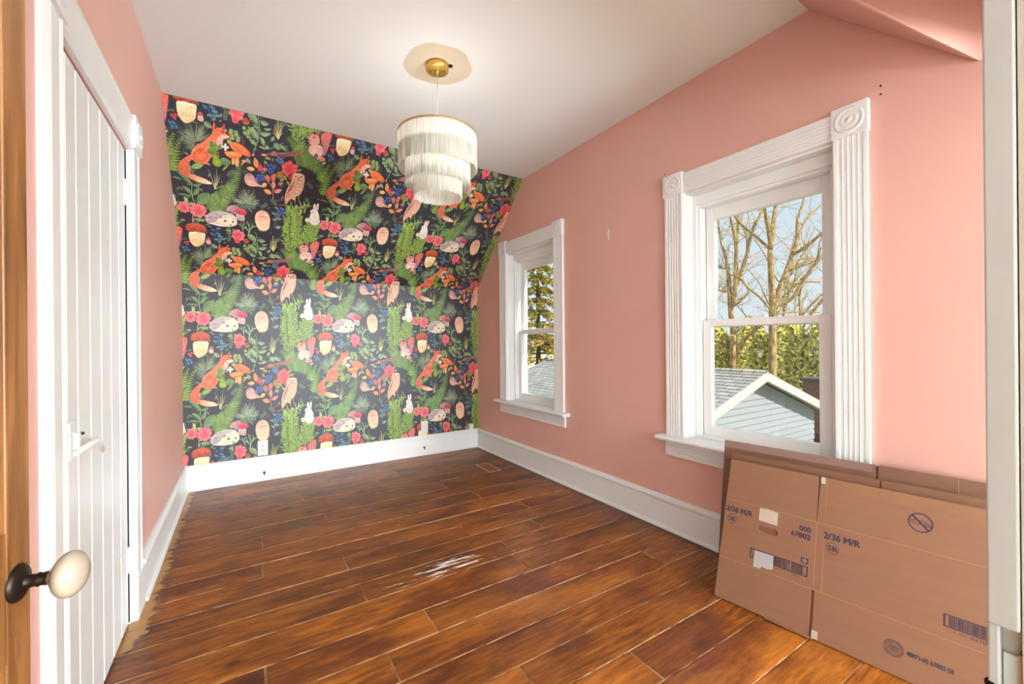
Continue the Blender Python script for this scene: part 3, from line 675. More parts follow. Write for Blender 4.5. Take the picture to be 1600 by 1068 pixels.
ring_part('printed_ring', 0.634, 0.495, 0.0310, 0.0310, 0.0038, ZP, INK, tf)
kn = MB(); a_ = 0.029 * math.sqrt(0.5); q_ = 0.0018
kn.prism([[(0.634 - a_ - q_, 0.495 + a_ - q_), (0.634 + a_ - q_, 0.495 - a_ - q_), (0.634 + a_ + q_, 0.495 - a_ + q_), (0.634 - a_ + q_, 0.495 + a_ + q_)]], ZP - 0.0001, ZP)
def lineseg(b, x0, y0, x1, y1, w_):
    d = Vector((x1 - x0, y1 - y0)).normalized(); p = Vector((-d.y, d.x)) * w_
    b.prism([[(x0 - p.x, y0 - p.y), (x1 - p.x, y1 - p.y), (x1 + p.x, y1 + p.y), (x0 + p.x, y0 + p.y)]], ZP - 0.0001, ZP)
cut = [(0.612, 0.5015), (0.618, 0.5025), (0.640, 0.5015), (0.650, 0.4975), (0.660, 0.487), (0.646, 0.4875), (0.640, 0.4915), (0.618, 0.4895), (0.611, 0.492), (0.609, 0.497)]
for i in range(len(cut)): lineseg(kn, *cut[i], *cut[(i + 1) % len(cut)], 0.0008)
lineseg(kn, 0.648, 0.498, 0.646, 0.488, 0.0008); lineseg(kn, 0.652, 0.496, 0.653, 0.488, 0.0007)
kn.prism([ring_pts(0.6165, 0.4965, 0.0035, 0.0035, 14), list(reversed(ring_pts(0.6165, 0.4965, 0.0024, 0.0024, 14)))], ZP - 0.0001, ZP)
kn.build('printed_no_knife_symbol', INK, tf)
barcode(sp_, 0.692, 0.812, 0.203, 0.240, 9)
text_part('printed_text', '1 07 44700', 0.716, 0.792, 0.191, 0.1985, ZP, INK, sp_, 0.0)
bf = P1['side_bot']
ring_part('printed_seal_ring', 0.578, 0.080, 0.0250, 0.0250, 0.0012, ZP, INK, bf)
ring_part('printed_seal_ring', 0.578, 0.080, 0.0228, 0.0228, 0.0006, ZP, INK, bf)
ring_part('printed_seal_ring', 0.578, 0.080, 0.0165, 0.0165, 0.0007, ZP, INK, bf)
sl = MB()
for k in range(26):     # ring of tiny lettering strokes
    if k in (0, 13): continue
    t = 2 * math.pi * k / 26
    lineseg(sl, 0.578 + 0.0182 * math.cos(t), 0.080 + 0.0182 * math.sin(t), 0.578 + 0.0208 * math.cos(t + 0.05), 0.080 + 0.0208 * math.sin(t + 0.05), 0.0009)
for y_, h_ in ((0.088, 0.0085), (0.084, 0.0125), (0.0765, 0.013), (0.072, 0.010)): lineseg(sl, 0.578 - h_, y_, 0.578 + h_, y_, 0.0009)
lineseg(sl, 0.566, 0.080, 0.590, 0.0815, 0.0007)
sl.build('printed_seal', INK, bf)
text_part('printed_text', '48871-05 67802-58', 0.610, 0.716, 0.0745, 0.0875, ZP, INK, bf)
MB().prism([rect(0.354, 0.368, 0.556, 0.580)], 0, 0.0008).build('tape_end', LABEL, tf)
MB().prism([rect(0.352, 0.372, 0.002, 0.030)], 0, 0.0006).build('tape_scrap', mat('shiny_tape', S(186, 174, 164), 0.08), bf)
MB().prism([rect(0.372, 0.83, 0.538, 0.5795)], 0, 0.0005).build('tape_strip', TAPE, tf)
MB().prism([[(0.3735, 0.165), (0.3755, 0.165), (0.3735, 0.409), (0.375, 0.579), (0.3735, 0.579)]], 0, 0.0006).build('crease', KRAFT2, sp_)
ml = MB().box(0.20, 0.358, -0.0005, 0.0025, -0.02, 0.014).build('inner_flap', KRAFT, front)

mid, P2, l2 = carton(1.758, 1.084, -0.022, 0.514, 0.008, 0.86, 0.17, 0.42, 0.598, 0.02, 'flattened brown cardboard box sandwiched between the two others', mat('kraft_cardboard_shaded', S(128, 88, 66), 0.62, noise=0.08, nscale=5))  # darker kraft puts the shade behind the front sheet into the colour
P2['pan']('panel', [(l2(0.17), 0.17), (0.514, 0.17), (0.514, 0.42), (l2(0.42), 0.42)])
back, P3, l3 = carton(1.813, 1.084, -0.050, 0.487, 0.012, 0.90, 0.18, 0.46, 0.637, -0.040, 'rearmost flattened brown cardboard box taped along its top, against the window stool', mat('kraft_cardboard_deep_shade', S(122, 85, 66), 0.62, noise=0.08, nscale=5))  # same kraft toned down further to paint the shade at the back
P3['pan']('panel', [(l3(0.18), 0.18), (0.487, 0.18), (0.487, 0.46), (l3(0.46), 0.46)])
MB().prism([[(l3(0.612), 0.606), (0.474, 0.606), (0.474, 0.6365), (l3(0.637) + 0.001, 0.6365)]], 0, 0.0006).build('tape_strip', mat('purple_sheen_tape', S(140, 110, 104), 0.2), P3['end_top'])  # mauve base colour paints the purple sheen of the packing tape
MB().prism([rect(0.70, 0.7015, 0.46, 0.637)], 0, 0.0004).build('crease', KRAFT2, P3['side_top'])

# ------------------------------------------------------------------ outlets and floor register
def plate(x, z, wd, hg, label, holes):
    o = empty('wall_outlet', (x, YB, z)); tag(o, label, 'outlet')
    p = MB().box(-wd / 2, wd / 2, -0.0065, -0.0015, -hg / 2, hg / 2).build('cover_plate', PLASTIC, o, bevel=0.002)
    if holes:
        for s_ in (-1, 1):
            rc = MB().lathe([(0.0001, 0.0085), (0.0155, 0.0085), (0.017, 0.0065)], (0, 0, s_ * 0.020), (0, -1, 0), 24).build('receptacle', PLASTIC, o)
            b = MB()
            for dx in (-0.006, 0.006): b.box(dx - 0.0011, dx + 0.0011, -0.0089, -0.0075, s_ * 0.020 - 0.002, s_ * 0.020 + 0.006)
            b.box(-0.002, 0.002, -0.0089, -0.0075, s_ * 0.020 - 0.010, s_ * 0.020 - 0.006)
            b.build('socket_slots', DARK, rc)
        MB().lathe([(0.0001, 0.0078), (0.002, 0.0075), (0.003, 0.0065)], (0, 0, 0), (0, -1, 0), 12).build('screw', PLASTIC, o)
    else:
        MB().lathe([(0.0001, 0.0135), (0.0025, 0.0135), (0.0025, 0.010), (0.005, 0.010), (0.0055, 0.0065)], (0, 0, 0), (0, -1, 0), 16).build('jack', mat('grey_metal', S(190, 188, 184), 0.35, metal=0.6), o)
        for s_ in (-1, 1): MB().lathe([(0.0001, 0.0078), (0.002, 0.0075), (0.003, 0.0065)], (0, 0, s_ * 0.043), (0, -1, 0), 12).build('screw', PLASTIC, o)
    return o
plate(0.129, 0.259, 0.072, 0.122, 'white duplex power outlet on the floral wallpaper above baseboard', True)
plate(1.503, 0.270, 0.070, 0.122, 'white cover plate with a round cable jack on floral wallpaper', False)
o = empty('cable_box', (2.005, YB, 0.191)); tag(o, 'small white cable box sitting on the baseboard top in the corner', 'box')
MB().box(-0.024, 0.024, -0.030, -0.0015, 0.001, 0.058).build('housing', PLASTIC, o, bevel=0.003)
MB().box(-0.018, 0.018, -0.0315, -0.030, 0.010, 0.050).build('lid', PLASTIC, o, bevel=0.001)

o = empty('floor_register', (1.806, 3.262, 0)); tag(o, 'small brown metal floor register set in the planks near the corner', 'vent')
REG = mat('brown_register_metal', S(150, 100, 66), 0.45, metal=0.2)
b = MB(); b.box(-0.058, 0.058, -0.13, -0.118, 0.0, 0.005); b.box(-0.058, 0.058, 0.118, 0.13, 0.0, 0.005); b.box(-0.058, -0.047, -0.118, 0.118, 0.0, 0.005); b.box(0.047, 0.058, -0.118, 0.118, 0.0, 0.005)
b.build('frame', mat('register_rim', S(206, 156, 122), 0.4, metal=0.2), o, bevel=0.001)
MB().box(-0.047, 0.047, -0.118, 0.118, 0.0, 0.0012).build('dark_opening', mat('register_shadow', S(44, 28, 20), 0.7), o)
for k in range(13):
    y = -0.108 + k * 0.018
    me = MB().box(-0.047, 0.047, y - 0.0055, y + 0.0055, 0.0012, 0.0035).build('slat', REG, o)
MB().box(-0.004, 0.004, -0.118, 0.118, 0.0014, 0.0042).build('crossbar', REG, o)

# ------------------------------------------------------------------ wallpaper print (woodland pattern, flat ink shapes on the papered wall)
TW, THt = 0.880, 0.882            # repeat of the pattern
INKM = attr_mat('wallpaper_ink', 0.42, 0.5)
AFF = {  # layout grids used to place the motifs on the paper: u = c0 + c1*x + c2*y ; v = d0 + d1*x + d2*y
    'A': (-0.3737, 0.000453, -1.26e-05, 1.9563, 4.06e-05, -0.000611),
    'B': (0.0108, 0.000515, 1.72e-05, 2.0161, 4.62e-05, -0.000659),
    'C': (-0.3871, 0.0004596, -4.0e-06, 1.4381, 0, -0.000558),
    'D': (0.0178, 0.0005274, -4.6e-06, 1.4576, 0, -0.000598)}
SH = []          # (layer, pts uv, cols)
class G:  k = 'A'; base = 0; n = 0; span = 40
def use(k, base, span=40): G.k = k; G.base = base; G.span = span; G.n = 0
def T(x, y):
    a = AFF[G.k]; return (a[0] + a[1] * x + a[2] * y, a[3] + a[4] * x + a[5] * y)
def layer():
    G.n += 1; return G.base + (G.n % G.span)
def jit(c, a=0.12):
    k = 1 + rw.uniform(-a, a); return tuple(min(1, max(0, q * k)) for q in c[:3])
rw = random.Random(5)
def c3(r, g, b): return S(r, g, b)[:3]
def mixc(a, b, t): return tuple(x + (y - x) * t for x, y in zip(a, b))
def spline(pts, closed=True, sub=4):
    out = []; n = len(pts)
    rng = range(n) if closed else range(n - 1)
    for i in rng:
        if closed: P = [Vector(pts[(i + k - 1) % n]) for k in range(4)]
        else: P = [Vector(pts[max(0, min(n - 1, i + k - 1))]) for k in range(4)]
        for q in range(sub):
            t = q / sub
            out.append(tuple(0.5 * ((2 * P[1]) + (P[2] - P[0]) * t + (2 * P[0] - 5 * P[1] + 4 * P[2] - P[3]) * t * t + (3 * P[1] - P[0] - 3 * P[2] + P[3]) * t ** 3)))
    if not closed: out.append(tuple(pts[-1]))
    return out
def tris(lay, pts, cols, idx):
    for a, b, c in idx: SH.append((lay, (pts[a], pts[b], pts[c]), (cols[a], cols[b], cols[c])))
def blob(pts, c1, c2=None, axis=(0, 1), sub=4, smooth=True, lay=None):
    """closed outline; colour runs from c1 to c2 along axis (y down)"""
    p = spline(pts, True, sub) if smooth else pts
    c2 = c2 or c1
    d = [q[0] * axis[0] + q[1] * axis[1] for q in p]; lo, hi = min(d), max(d)
    cols = [jit(mixc(c1, c2, (x - lo) / (hi - lo + 1e-9)), 0.10) for x in d]
    idx = tessellate_polygon([[Vector((x, y, 0)) for x, y in p]])
    tris(layer() if lay is None else lay, [T(*q) for q in p], cols, idx)
def ell(cx, cy, rx, ry, c1, c2=None, rot=0, n=14):
    c2 = c2 or c1; ct, st = math.cos(math.radians(rot)), math.sin(math.radians(rot))
    P = [(cx, cy)]; K = [c1]
    for k in range(n):
        t = 2 * math.pi * k / n; x, y = rx * math.cos(t), ry * math.sin(t)
        P.append((cx + x * ct - y * st, cy + x * st + y * ct)); K.append(jit(c2, 0.12))
    tris(layer(), [T(*q) for q in P], K, [(0, i + 1, (i + 1) % n + 1) for i in range(n)])
def leaf(x0, y0, x1, y1, w, c1, c2=None, curve=0.0):
    c2 = c2 or tuple(q * 0.5 for q in c1)
    d = Vector((x1 - x0, y1 - y0)); L = d.length
    if L < 1e-6: return
    d /= L; p = Vector((-d.y, d.x)); ts = (0.0, 0.18, 0.42, 0.68, 0.88, 1.0); ws = (0.0, 0.62, 1.0, 0.78, 0.34, 0.0)
    mid_ = [Vector((x0, y0)) + d * L * t + p * curve * L * math.sin(math.pi * t) for t in ts]
    P = [tuple(q) for q in mid_]; K = [mixc(c1, c2, 0.35)] * 6
    for s_ in (1, -1):
        for i in range(1, 5):
            P.append(tuple(mid_[i] + p * w * ws[i] * s_)); K.append(jit(c1 if s_ > 0 else c2, 0.15))
    idx = []
    for o_ in (6, 10):
        idx += [(0, 1, o_), (1, 2, o_), (2, o_ + 1, o_), (2, 3, o_ + 1), (3, o_ + 2, o_ + 1), (3, 4, o_ + 2), (4, o_ + 3, o_ + 2), (4, 5, o_ + 3)]
    tris(layer(), [T(*q) for q in P], K, idx)
def stroke(pts, w0, w1, c, sub=4):
    p = [Vector(q) for q in (spline(pts, False, sub) if len(pts) > 2 else pts)]; n = len(p)
    P, K, idx = [], [], []
    for i, q in enumerate(p):
        d = p[min(i + 1, n - 1)] - p[max(i - 1, 0)]; d = d.normalized() if d.length > 0 else Vector((1, 0)); s_ = Vector((-d.y, d.x)); w_ = w0 + (w1 - w0) * i / (n - 1)
        P += [tuple(q + s_ * w_), tuple(q - s_ * w_)]; K += [jit(c, 0.15), jit(c, 0.15)]
        if i: idx += [(2 * i - 2, 2 * i - 1, 2 * i), (2 * i - 1, 2 * i + 1, 2 * i)]
    tris(layer(), [T(*q) for q in P], K, idx)
def along(pts, n):
    p = [Vector(q) for q in spline(pts, False, 8)]; L = [0]
    for a, b in zip(p, p[1:]): L.append(L[-1] + (b - a).length)
    out = []
    for k in range(n):
        s_ = L[-1] * k / (n - 1); i = 0
        while i < len(L) - 2 and L[i + 1] < s_: i += 1
        t = (s_ - L[i]) / (L[i + 1] - L[i] + 1e-9); out.append((p[i].lerp(p[i + 1], t), (p[i + 1] - p[i]).normalized(), k / (n - 1)))
    return out
def fern(axis, n, lmax, c1, c2, ang=62, tip0=False, ticks=True, wid=0.16):
    for q, d, t in along(axis, n):
        prof = math.sin(math.pi * min(1, 0.22 + 0.78 * (1 - t))) ** 0.8 if not tip0 else math.sin(math.pi * (0.12 + 0.8 * t)) ** 0.8
        Ln = lmax * (0.25 + 0.75 * (1 - t)) if not tip0 else lmax * (0.3 + 0.7 * prof)
        for s_ in (1, -1):
            a = math.radians(ang) * s_; e = Vector((d.x * math.cos(a) - d.y * math.sin(a), d.x * math.sin(a) + d.y * math.cos(a)))
            b = q + e * Ln; c = jit(mixc(c1, c2, rw.random() * 0.7), 0.15)
            if ticks:       # pinna made of small leaflets
                m = max(3, int(Ln / 13)); pr = Vector((-e.y, e.x))
                for k in range(m):
                    u = (k + 0.5) / m; r_ = q + e * Ln * u; hl = Ln * wid * (1.15 - u * 0.85)
                    for s2 in (1, -1):
                        tt = r_ + pr * s2 * hl + e * hl * 0.7
                        leaf(r_.x, r_.y, tt.x, tt.y, 7.0, c, mixc(c, c2, 0.5))
            else: leaf(q.x, q.y, b.x, b.y, Ln * wid, c)
    stroke(axis, 3, 1.5, mixc(c1, c2, 0.3))
def needles(cx, cy, r, a0, a1, n, c, droop=0.15):
    for k in range(n):
        a = math.radians(rw.uniform(a0, a1)); L = r * rw.uniform(0.6, 1.05); s0 = rw.uniform(0, 0.35)
        x0, y0 = cx + math.cos(a) * r * s0, cy - math.sin(a) * r * s0; x1, y1 = cx + math.cos(a + rw.uniform(-.2, .2)) * L, cy - math.sin(a + rw.uniform(-.2, .2)) * L
        stroke([(x0, y0), ((x0 + x1) / 2 + rw.uniform(-8, 8), (y0 + y1) / 2 + rw.uniform(-8, 8)), (x1, y1)], 3.0, 1.2, jit(c, 0.3), 2)
def rose(cx, cy, r, c, hot):
    for k in range(9):
        t = 2 * math.pi * k / 9 + rw.uniform(-.15, .15); rr = r * rw.uniform(0.52, 0.66)
        ell(cx + math.cos(t) * rr, cy + math.sin(t) * rr, r * 0.44, r * 0.34, jit(c, 0.1), jit(mixc(c, hot, 0.35), 0.12), math.degrees(t), 12)
    for k in range(7):
        t = 2 * math.pi * k / 7 + 0.3; rr = r * 0.34
        ell(cx + math.cos(t) * rr, cy + math.sin(t) * rr, r * 0.32, r * 0.22, jit(mixc(c, hot, 0.35), 0.12), jit(mixc(c, hot, 0.75), 0.12), math.degrees(t) + 30, 10)
    for k in range(5):
        t = 2 * math.pi * k / 5; ell(cx + math.cos(t) * r * 0.12, cy + math.sin(t) * r * 0.12, r * 0.18, r * 0.09, hot, mixc(hot, c, 0.3), math.degrees(t) + 60, 8)
def berries(pts, r, c, hi):
    for x, y in pts:
        ell(x, y, r, r, c, tuple(q * 0.55 for q in c)); ell(x - r * 0.3, y - r * 0.35, r * 0.35, r * 0.28, hi, mixc(hi, c, 0.6), 0, 8)
GR, GR2, LIM, OLV, SAGE, DKG = c3(112, 152, 72), c3(58, 92, 52), c3(160, 188, 80), c3(162, 172, 104), c3(146, 172, 132), c3(64, 84, 68)
ORG, ORG2, PEACH, CREAMC = c3(214, 104, 62), c3(186, 72, 42), c3(236, 190, 152), c3(240, 222, 190)
PNK, HOT, MAU, LIL, BLU, BLH = c3(236, 130, 134), c3(198, 52, 78), c3(190, 140, 142), c3(186, 170, 170), c3(62, 92, 158), c3(150, 176, 214)
TAN, RED, INKD = c3(196, 180, 120), c3(190, 66, 58), c3(40, 34, 36)
# --- filler foliage
use('C', 0, 60)
for k in range(260):
    x, y = rw.uniform(-40, 1980), rw.uniform(-900, 720); a = rw.uniform(0, 6.28); L = rw.uniform(26, 62)
    c = rw.choice([DKG, c3(84, 110, 78), c3(74, 102, 88), c3(112, 136, 92), c3(130, 152, 116)])
    leaf(x, y, x + L * math.cos(a), y + L * math.sin(a), L * 0.22, c, tuple(q * 0.6 for q in c), rw.uniform(-.15, .15))
for k in range(40):
    x, y = rw.uniform(-40, 1980), rw.uniform(-900, 720); a = rw.uniform(-2.6, -0.5)
    for i in range(5):
        q = (x + i * 22 * math.cos(a), y + i * 22 * math.sin(a))
        for s_ in (-1, 1): leaf(q[0], q[1], q[0] + 34 * math.cos(a + s_ * 0.9), q[1] + 34 * math.sin(a + s_ * 0.9), 8, c3(118, 146, 112), DKG)
# --- needles and ferns
use('A', 64, 60)
needles(300, 310, 210, 20, 175, 90, c3(132, 146, 116)); needles(300, 320, 150, 150, 240, 40, c3(112, 128, 104))
needles(900, 960, 190, -10, 190, 90, c3(140, 152, 126)); needles(900, 960, 150, 190, 350, 50, c3(116, 134, 112))
fern([(430, 1080), (560, 960), (690, 820), (770, 660), (805, 520)], 24, 160, c3(142, 166, 96), c3(92, 130, 74))
fern([(20, 640), (60, 500), (90, 380), (150, 290)], 12, 95, LIM, GR)
fern([(-30, 470), (10, 360), (60, 260)], 9, 85, LIM, GR)
use('B', 64, 60)
fern([(560, 300), (680, 330), (810, 400), (910, 510), (940, 650)], 20, 155, c3(138, 166, 88), c3(88, 128, 70), 58)
fern([(640, 300), (560, 230), (490, 170)], 10, 95, c3(136, 164, 84), GR, 60)
use('D', 64, 80)
for (x0, y0, x1, y1, n, Lm) in ((600, 720, 560, 90, 34, 150), (700, 640, 640, 120, 26, 110), (790, 560, 830, 210, 20, 105), (880, 520, 915, 260, 16, 80)):
    for q, d, t in along([(x0, y0), ((x0 + x1) / 2 - 25, (y0 + y1) / 2), (x1, y1)], n):
        for s_ in (1, -1):
            for j in range(4):
                a = math.radians(rw.uniform(28, 66)) * s_; e = Vector((d.x * math.cos(a) - d.y * math.sin(a), d.x * math.sin(a) + d.y * math.cos(a)))
                st0 = q + e * Lm * j * 0.20 * (1 - t * 0.35); L = Lm * 0.36
                leaf(st0.x, st0.y, st0.x + e.x * L, st0.y + e.y * L, 8, jit(mixc(c3(142, 168, 74), c3(170, 190, 100), rw.random()), 0.2), c3(84, 116, 54))
def antler(x, y, s_, c, flip=1):
    stroke([(x, y), (x + 15 * s_ * flip, y - 60 * s_), (x + 5 * s_ * flip, y - 130 * s_)], 7 * s_, 5 * s_, c)
    for (a, b, e, f) in ((10, -40, -45, -105), (12, -70, 70, -120), (40, -98, 45, -150), (-20, -75, -60, -85), (8, -110, -20, -170), (55, -112, 100, -125)):
        stroke([(x + a * s_ * flip, y + b * s_), (x + e * s_ * flip, y + f * s_)], 5.5 * s_, 4 * s_, jit(c, 0.15))
use('D', 150, 40)
antler(560, 170, 1.1, c3(164, 184, 104)); antler(660, 130, 1.15, c3(166, 186, 106)); antler(720, 110, 0.95, c3(150, 176, 104))
use('C', 150, 40)
antler(930, 520, 1.2, c3(150, 178, 128)); antler(860, 470, 0.8, c3(142, 172, 124), -1)
leaf(925, 520, 1040, 620, 34, SAGE, c3(84, 116, 92))
# --- leafy plants, grasses
use('A', 180, 60)
stroke([(265, 1060), (238, 960), (225, 880), (235, 760)], 6, 3, OLV)
for l in ((225, 900, 110, 810, 26), (235, 910, 318, 800, 32), (225, 930, 45, 910, 12), (235, 800, 60, 640, 30), (235, 790, 350, 770, 22), (120, 740, 0, 715, 14)): leaf(*l, c3(126, 152, 104), c3(70, 102, 70), 0.05)
leaf(280, 1010, 440, 870, 70, c3(120, 146, 100), c3(92, 124, 84))
for k in range(7): stroke([(270 + k * 22, 1000 - k * 18), (300 + k * 20, 965 - k * 20)], 1.5, 1, c3(70, 104, 70))
for l in ((170, 1010, 130, 930, 22), (180, 1010, 90, 1005, 20), (180, 1020, 250, 1010, 18)): leaf(*l, c3(170, 182, 112), OLV)
leaf(235, 585, 385, 545, 34, c3(150, 168, 104), GR); leaf(200, 640, 120, 520, 26, GR, GR2); leaf(210, 640, 225, 560, 14, OLV)
for t in ((430, 590), (535, 575), (500, 640), (575, 640), (598, 760), (470, 690), (545, 660)): stroke([(505, 815), ((505 + t[0]) / 2 + 8, (815 + t[1]) / 2), t], 5, 1.2, c3(186, 184, 126))
for x, y, r in ((705, 165, 30), (770, 178, 28), (790, 235, 28), (722, 218, 28), (685, 262, 30), (645, 150, 18), (860, 100, 24)): ell(x, y, r, r * 0.85, c3(176, 186, 118), c3(126, 146, 86), rw.uniform(-30, 30)); stroke([(x, y - r * .6), (x, y + r * .6)], 1.5, 1, GR)
stroke([(840, 300), (850, 220), (800, 170)], 4, 3, c3(150, 110, 80)); leaf(890, 190, 920, 130, 26, OLV); leaf(880, 170, 950, 190, 24, c3(150, 160, 90))
leaf(440, 150, 400, 90, 22, SAGE, DKG); leaf(480, 150, 420, 110, 16, OLV)
use('B', 180, 60)
stroke([(90, 385), (110, 320), (150, 220), (165, 90), (150, -40)], 6, 4, c3(126, 142, 104))
for l in ((150, 70, 40, -20, 34), (155, 230, 40, 110, 40), (130, 285, 50, 230, 22), (165, 160, 290, 145, 26), (150, 285, 280, 300, 12), (215, 280, 170, 190, 24), (230, 270, 275, 300, 20), (170, 40, 270, 60, 26), (300, 290, 400, 290, 0.1), (150, 120, 100, 90, 12), (210, 110, 300, 100, 14)): leaf(*l, c3(156, 172, 124), c3(88, 116, 86), 0.06)
ell(360, 265, 46, 34, c3(150, 170, 124), c3(104, 132, 98), 30); leaf(390, 240, 470, 300, 22, SAGE); leaf(290, 220, 330, 170, 20, SAGE); stroke([(280, 300), (360, 260), (440, 215)], 3, 2, SAGE)
ell(92, 382, 15, 15, c3(206, 160, 150), c3(160, 110, 100))
for t in ((325, 60), (370, -20), (345, 100), (415, 60), (400, 20), (310, 130)): stroke([(372, 195), ((372 + t[0]) / 2 + 6, (195 + t[1]) / 2), t], 5, 1.2, c3(198, 184, 112))
# branch
blob([(185, 372), (240, 350), (340, 328), (460, 315), (590, 285), (660, 262), (650, 290), (560, 345), (430, 368), (300, 372), (220, 384)], c3(172, 118, 108), c3(108, 62, 60), (0, 1))
for k in range(12): ell(rw.uniform(230, 600), rw.uniform(320, 360), 22, 6, c3(206, 156, 142), c3(150, 92, 86), -12, 8)
ell(215, 370, 36, 12, c3(224, 178, 160), c3(180, 124, 112), 5); stroke([(340, 870), (430, 850), (520, 830), (600, 800)], 8, 5, c3(120, 74, 62)); stroke([(390, 925), (470, 900), (540, 840)], 7, 5, c3(140, 88, 70))
# coloured sprig
stroke([(320, 850), (315, 770), (300, 700), (240, 640), (170, 540)], 5, 3, c3(170, 120, 96)); stroke([(315, 770), (340, 700), (330, 600)], 4, 3, c3(170, 120, 96))
for x0, y0, x1, y1, w_, c in ((130, 520, 110, 405, 30, c3(222, 142, 82)), (150, 550, 180, 470, 28, c3(198, 74, 84)), (110, 535, 15, 530, 24, c3(226, 176, 102)), (300, 640, 345, 555, 30, c3(210, 116, 104)), (270, 650, 235, 575, 30, c3(206, 104, 100)), (245, 680, 180, 715, 26, c3(226, 182, 110)), (325, 730, 318, 640, 26, c3(224, 140, 116)), (300, 790, 205, 750, 28, c3(226, 150, 88)), (330, 770, 425, 730, 26, c3(224, 140, 128)), (190, 520, 260, 520, 20, c3(214, 104, 100)), (370, 690, 440, 650, 24, c3(196, 130, 116))): leaf(x0, y0, x1, y1, w_, c, mixc(c, RED, 0.3))
leaf(60, 480, 10, 420, 18, SAGE); leaf(240, 470, 215, 430, 16, SAGE); leaf(290, 410, 220, 395, 14, OLV); leaf(380, 390, 440, 410, 16, SAGE)
# berries
use('B', 244, 30)
berries([(265, 480), (300, 470), (285, 515), (325, 500), (310, 540), (275, 545), (340, 480)], 21, BLU, BLH)
berries([(380, 385), (410, 400), (395, 430), (425, 425), (365, 410)], 19, c3(90, 124, 172), BLH)
berries([(150, 605), (185, 600), (165, 640), (200, 635), (135, 640)], 24, BLU, BLH)
berries([(390, 690), (420, 700)], 18, BLU, BLH); berries([(985, 300), (1020, 300), (1000, 335), (1040, 330)], 20, c3(70, 110, 150), BLH)
berries([(400, 1000), (440, 990), (420, 1035), (455, 1020)], 20, BLU, BLH)
use('D', 244, 30)
berries([(425, 90), (455, 100), (405, 130), (440, 140), (385, 180), (415, 190)], 18, c3(84, 112, 180), BLH)
stroke([(400, 120), (420, 200), (380, 280), (350, 360)], 4, 3, c3(104, 110, 120))
for l in ((370, 180, 310, 165, 16), (360, 250, 400, 220, 16), (365, 370, 445, 340, 28), (370, 280, 330, 240, 16), (430, 170, 490, 160, 18), (440, 230, 400, 260, 14), (350, 75, 400, 110, 14)): leaf(*l, c3(140, 162, 150), c3(84, 110, 104))
for t in ((325, 560), (345, 490), (365, 640), (410, 560), (415, 640), (310, 620)): stroke([(360, 720), ((360 + t[0]) / 2 - 6, (720 + t[1]) / 2), t], 5, 1.2, c3(190, 188, 126))
use('C', 244, 30)
stroke([(520, 440), (500, 520), (490, 600), (520, 700)], 4, 2, c3(80, 110, 140))
for l in ((500, 470, 570, 465, 14), (490, 510, 430, 500, 14), (500, 540, 560, 560, 16), (480, 590, 420, 545, 16), (510, 580, 590, 590, 16), (520, 640, 460, 650, 18), (530, 640, 640, 610, 16), (520, 690, 560, 650, 16), (390, 450, 450, 460, 12), (600, 640, 630, 590, 14)): leaf(*l, c3(110, 146, 174), c3(60, 92, 120))
berries([(470, 500), (500, 560), (540, 500), (470, 570)], 15, BLU, BLH)
leaf(435, 720, 520, 770, 30, SAGE, DKG); leaf(650, 480, 700, 490, 18, OLV); leaf(730, 480, 720, 455, 16, OLV); leaf(620, 490, 690, 475, 18, OLV); leaf(700, 520, 670, 530, 14, OLV)
berries([(95, 730), (130, 720), (160, 715), (120, 755)], 18, c3(206, 84, 92), PNK); berries([(60, 800), (100, 800), (130, 830)], 18, BLU, BLH)
for x, y, r in ((290, 380, 26), (335, 378, 24), (260, 370, 16)): ell(x, y, r, r * .9, c3(160, 178, 120), GR)
stroke([(210, 430), (215, 340), (230, 300)], 5, 4, c3(160, 170, 140)); leaf(240, 360, 210, 420, 12, OLV)
leaf(70, 400, 130, 410, 12, TAN); leaf(930, 720, 1000, 660, 24, OLV); leaf(1000, 690, 1050, 780, 30, SAGE); leaf(960, 820, 1020, 860, 22, SAGE)
for x, y, r in ((730, 760, 28), (785, 765, 26), (740, 815, 28), (810, 825, 28), (890, 750, 28), (930, 720, 24)): ell(x, y, r, r * .85, c3(160, 176, 124), c3(110, 136, 86))
# --- roses
use('C', 276, 40)
for l in ((70, 180, 60, 150, 12), (320, 180, 400, 210, 16), (180, 190, 200, 150, 14)): leaf(*l, c3(150, 168, 104), GR)
rose(118, 230, 74, PNK, HOT); rose(292, 250, 100, PNK, HOT)
rose(790, 545, 92, PNK, HOT); rose(780, 630, 40, c3(222, 96, 100), HOT); ell(900, 620, 44, 38, c3(206, 120, 96), c3(150, 100, 70)); berries([(880, 615), (915, 610)], 20, RED, PNK)
use('B', 276, 40)
for l in ((590, 470, 610, 420, 18), (600, 500, 660, 480, 16), (450, 600, 400, 640, 18), (480, 620, 520, 680, 18), (440, 560, 480, 620, 22)): leaf(*l, c3(150, 158, 100), GR)
rose(512, 492, 92, c3(232, 106, 108), HOT); ell(400, 565, 46, 44, c3(206, 96, 74), c3(130, 120, 66)); ell(535, 575, 42, 40, c3(214, 84, 84), c3(170, 50, 56))
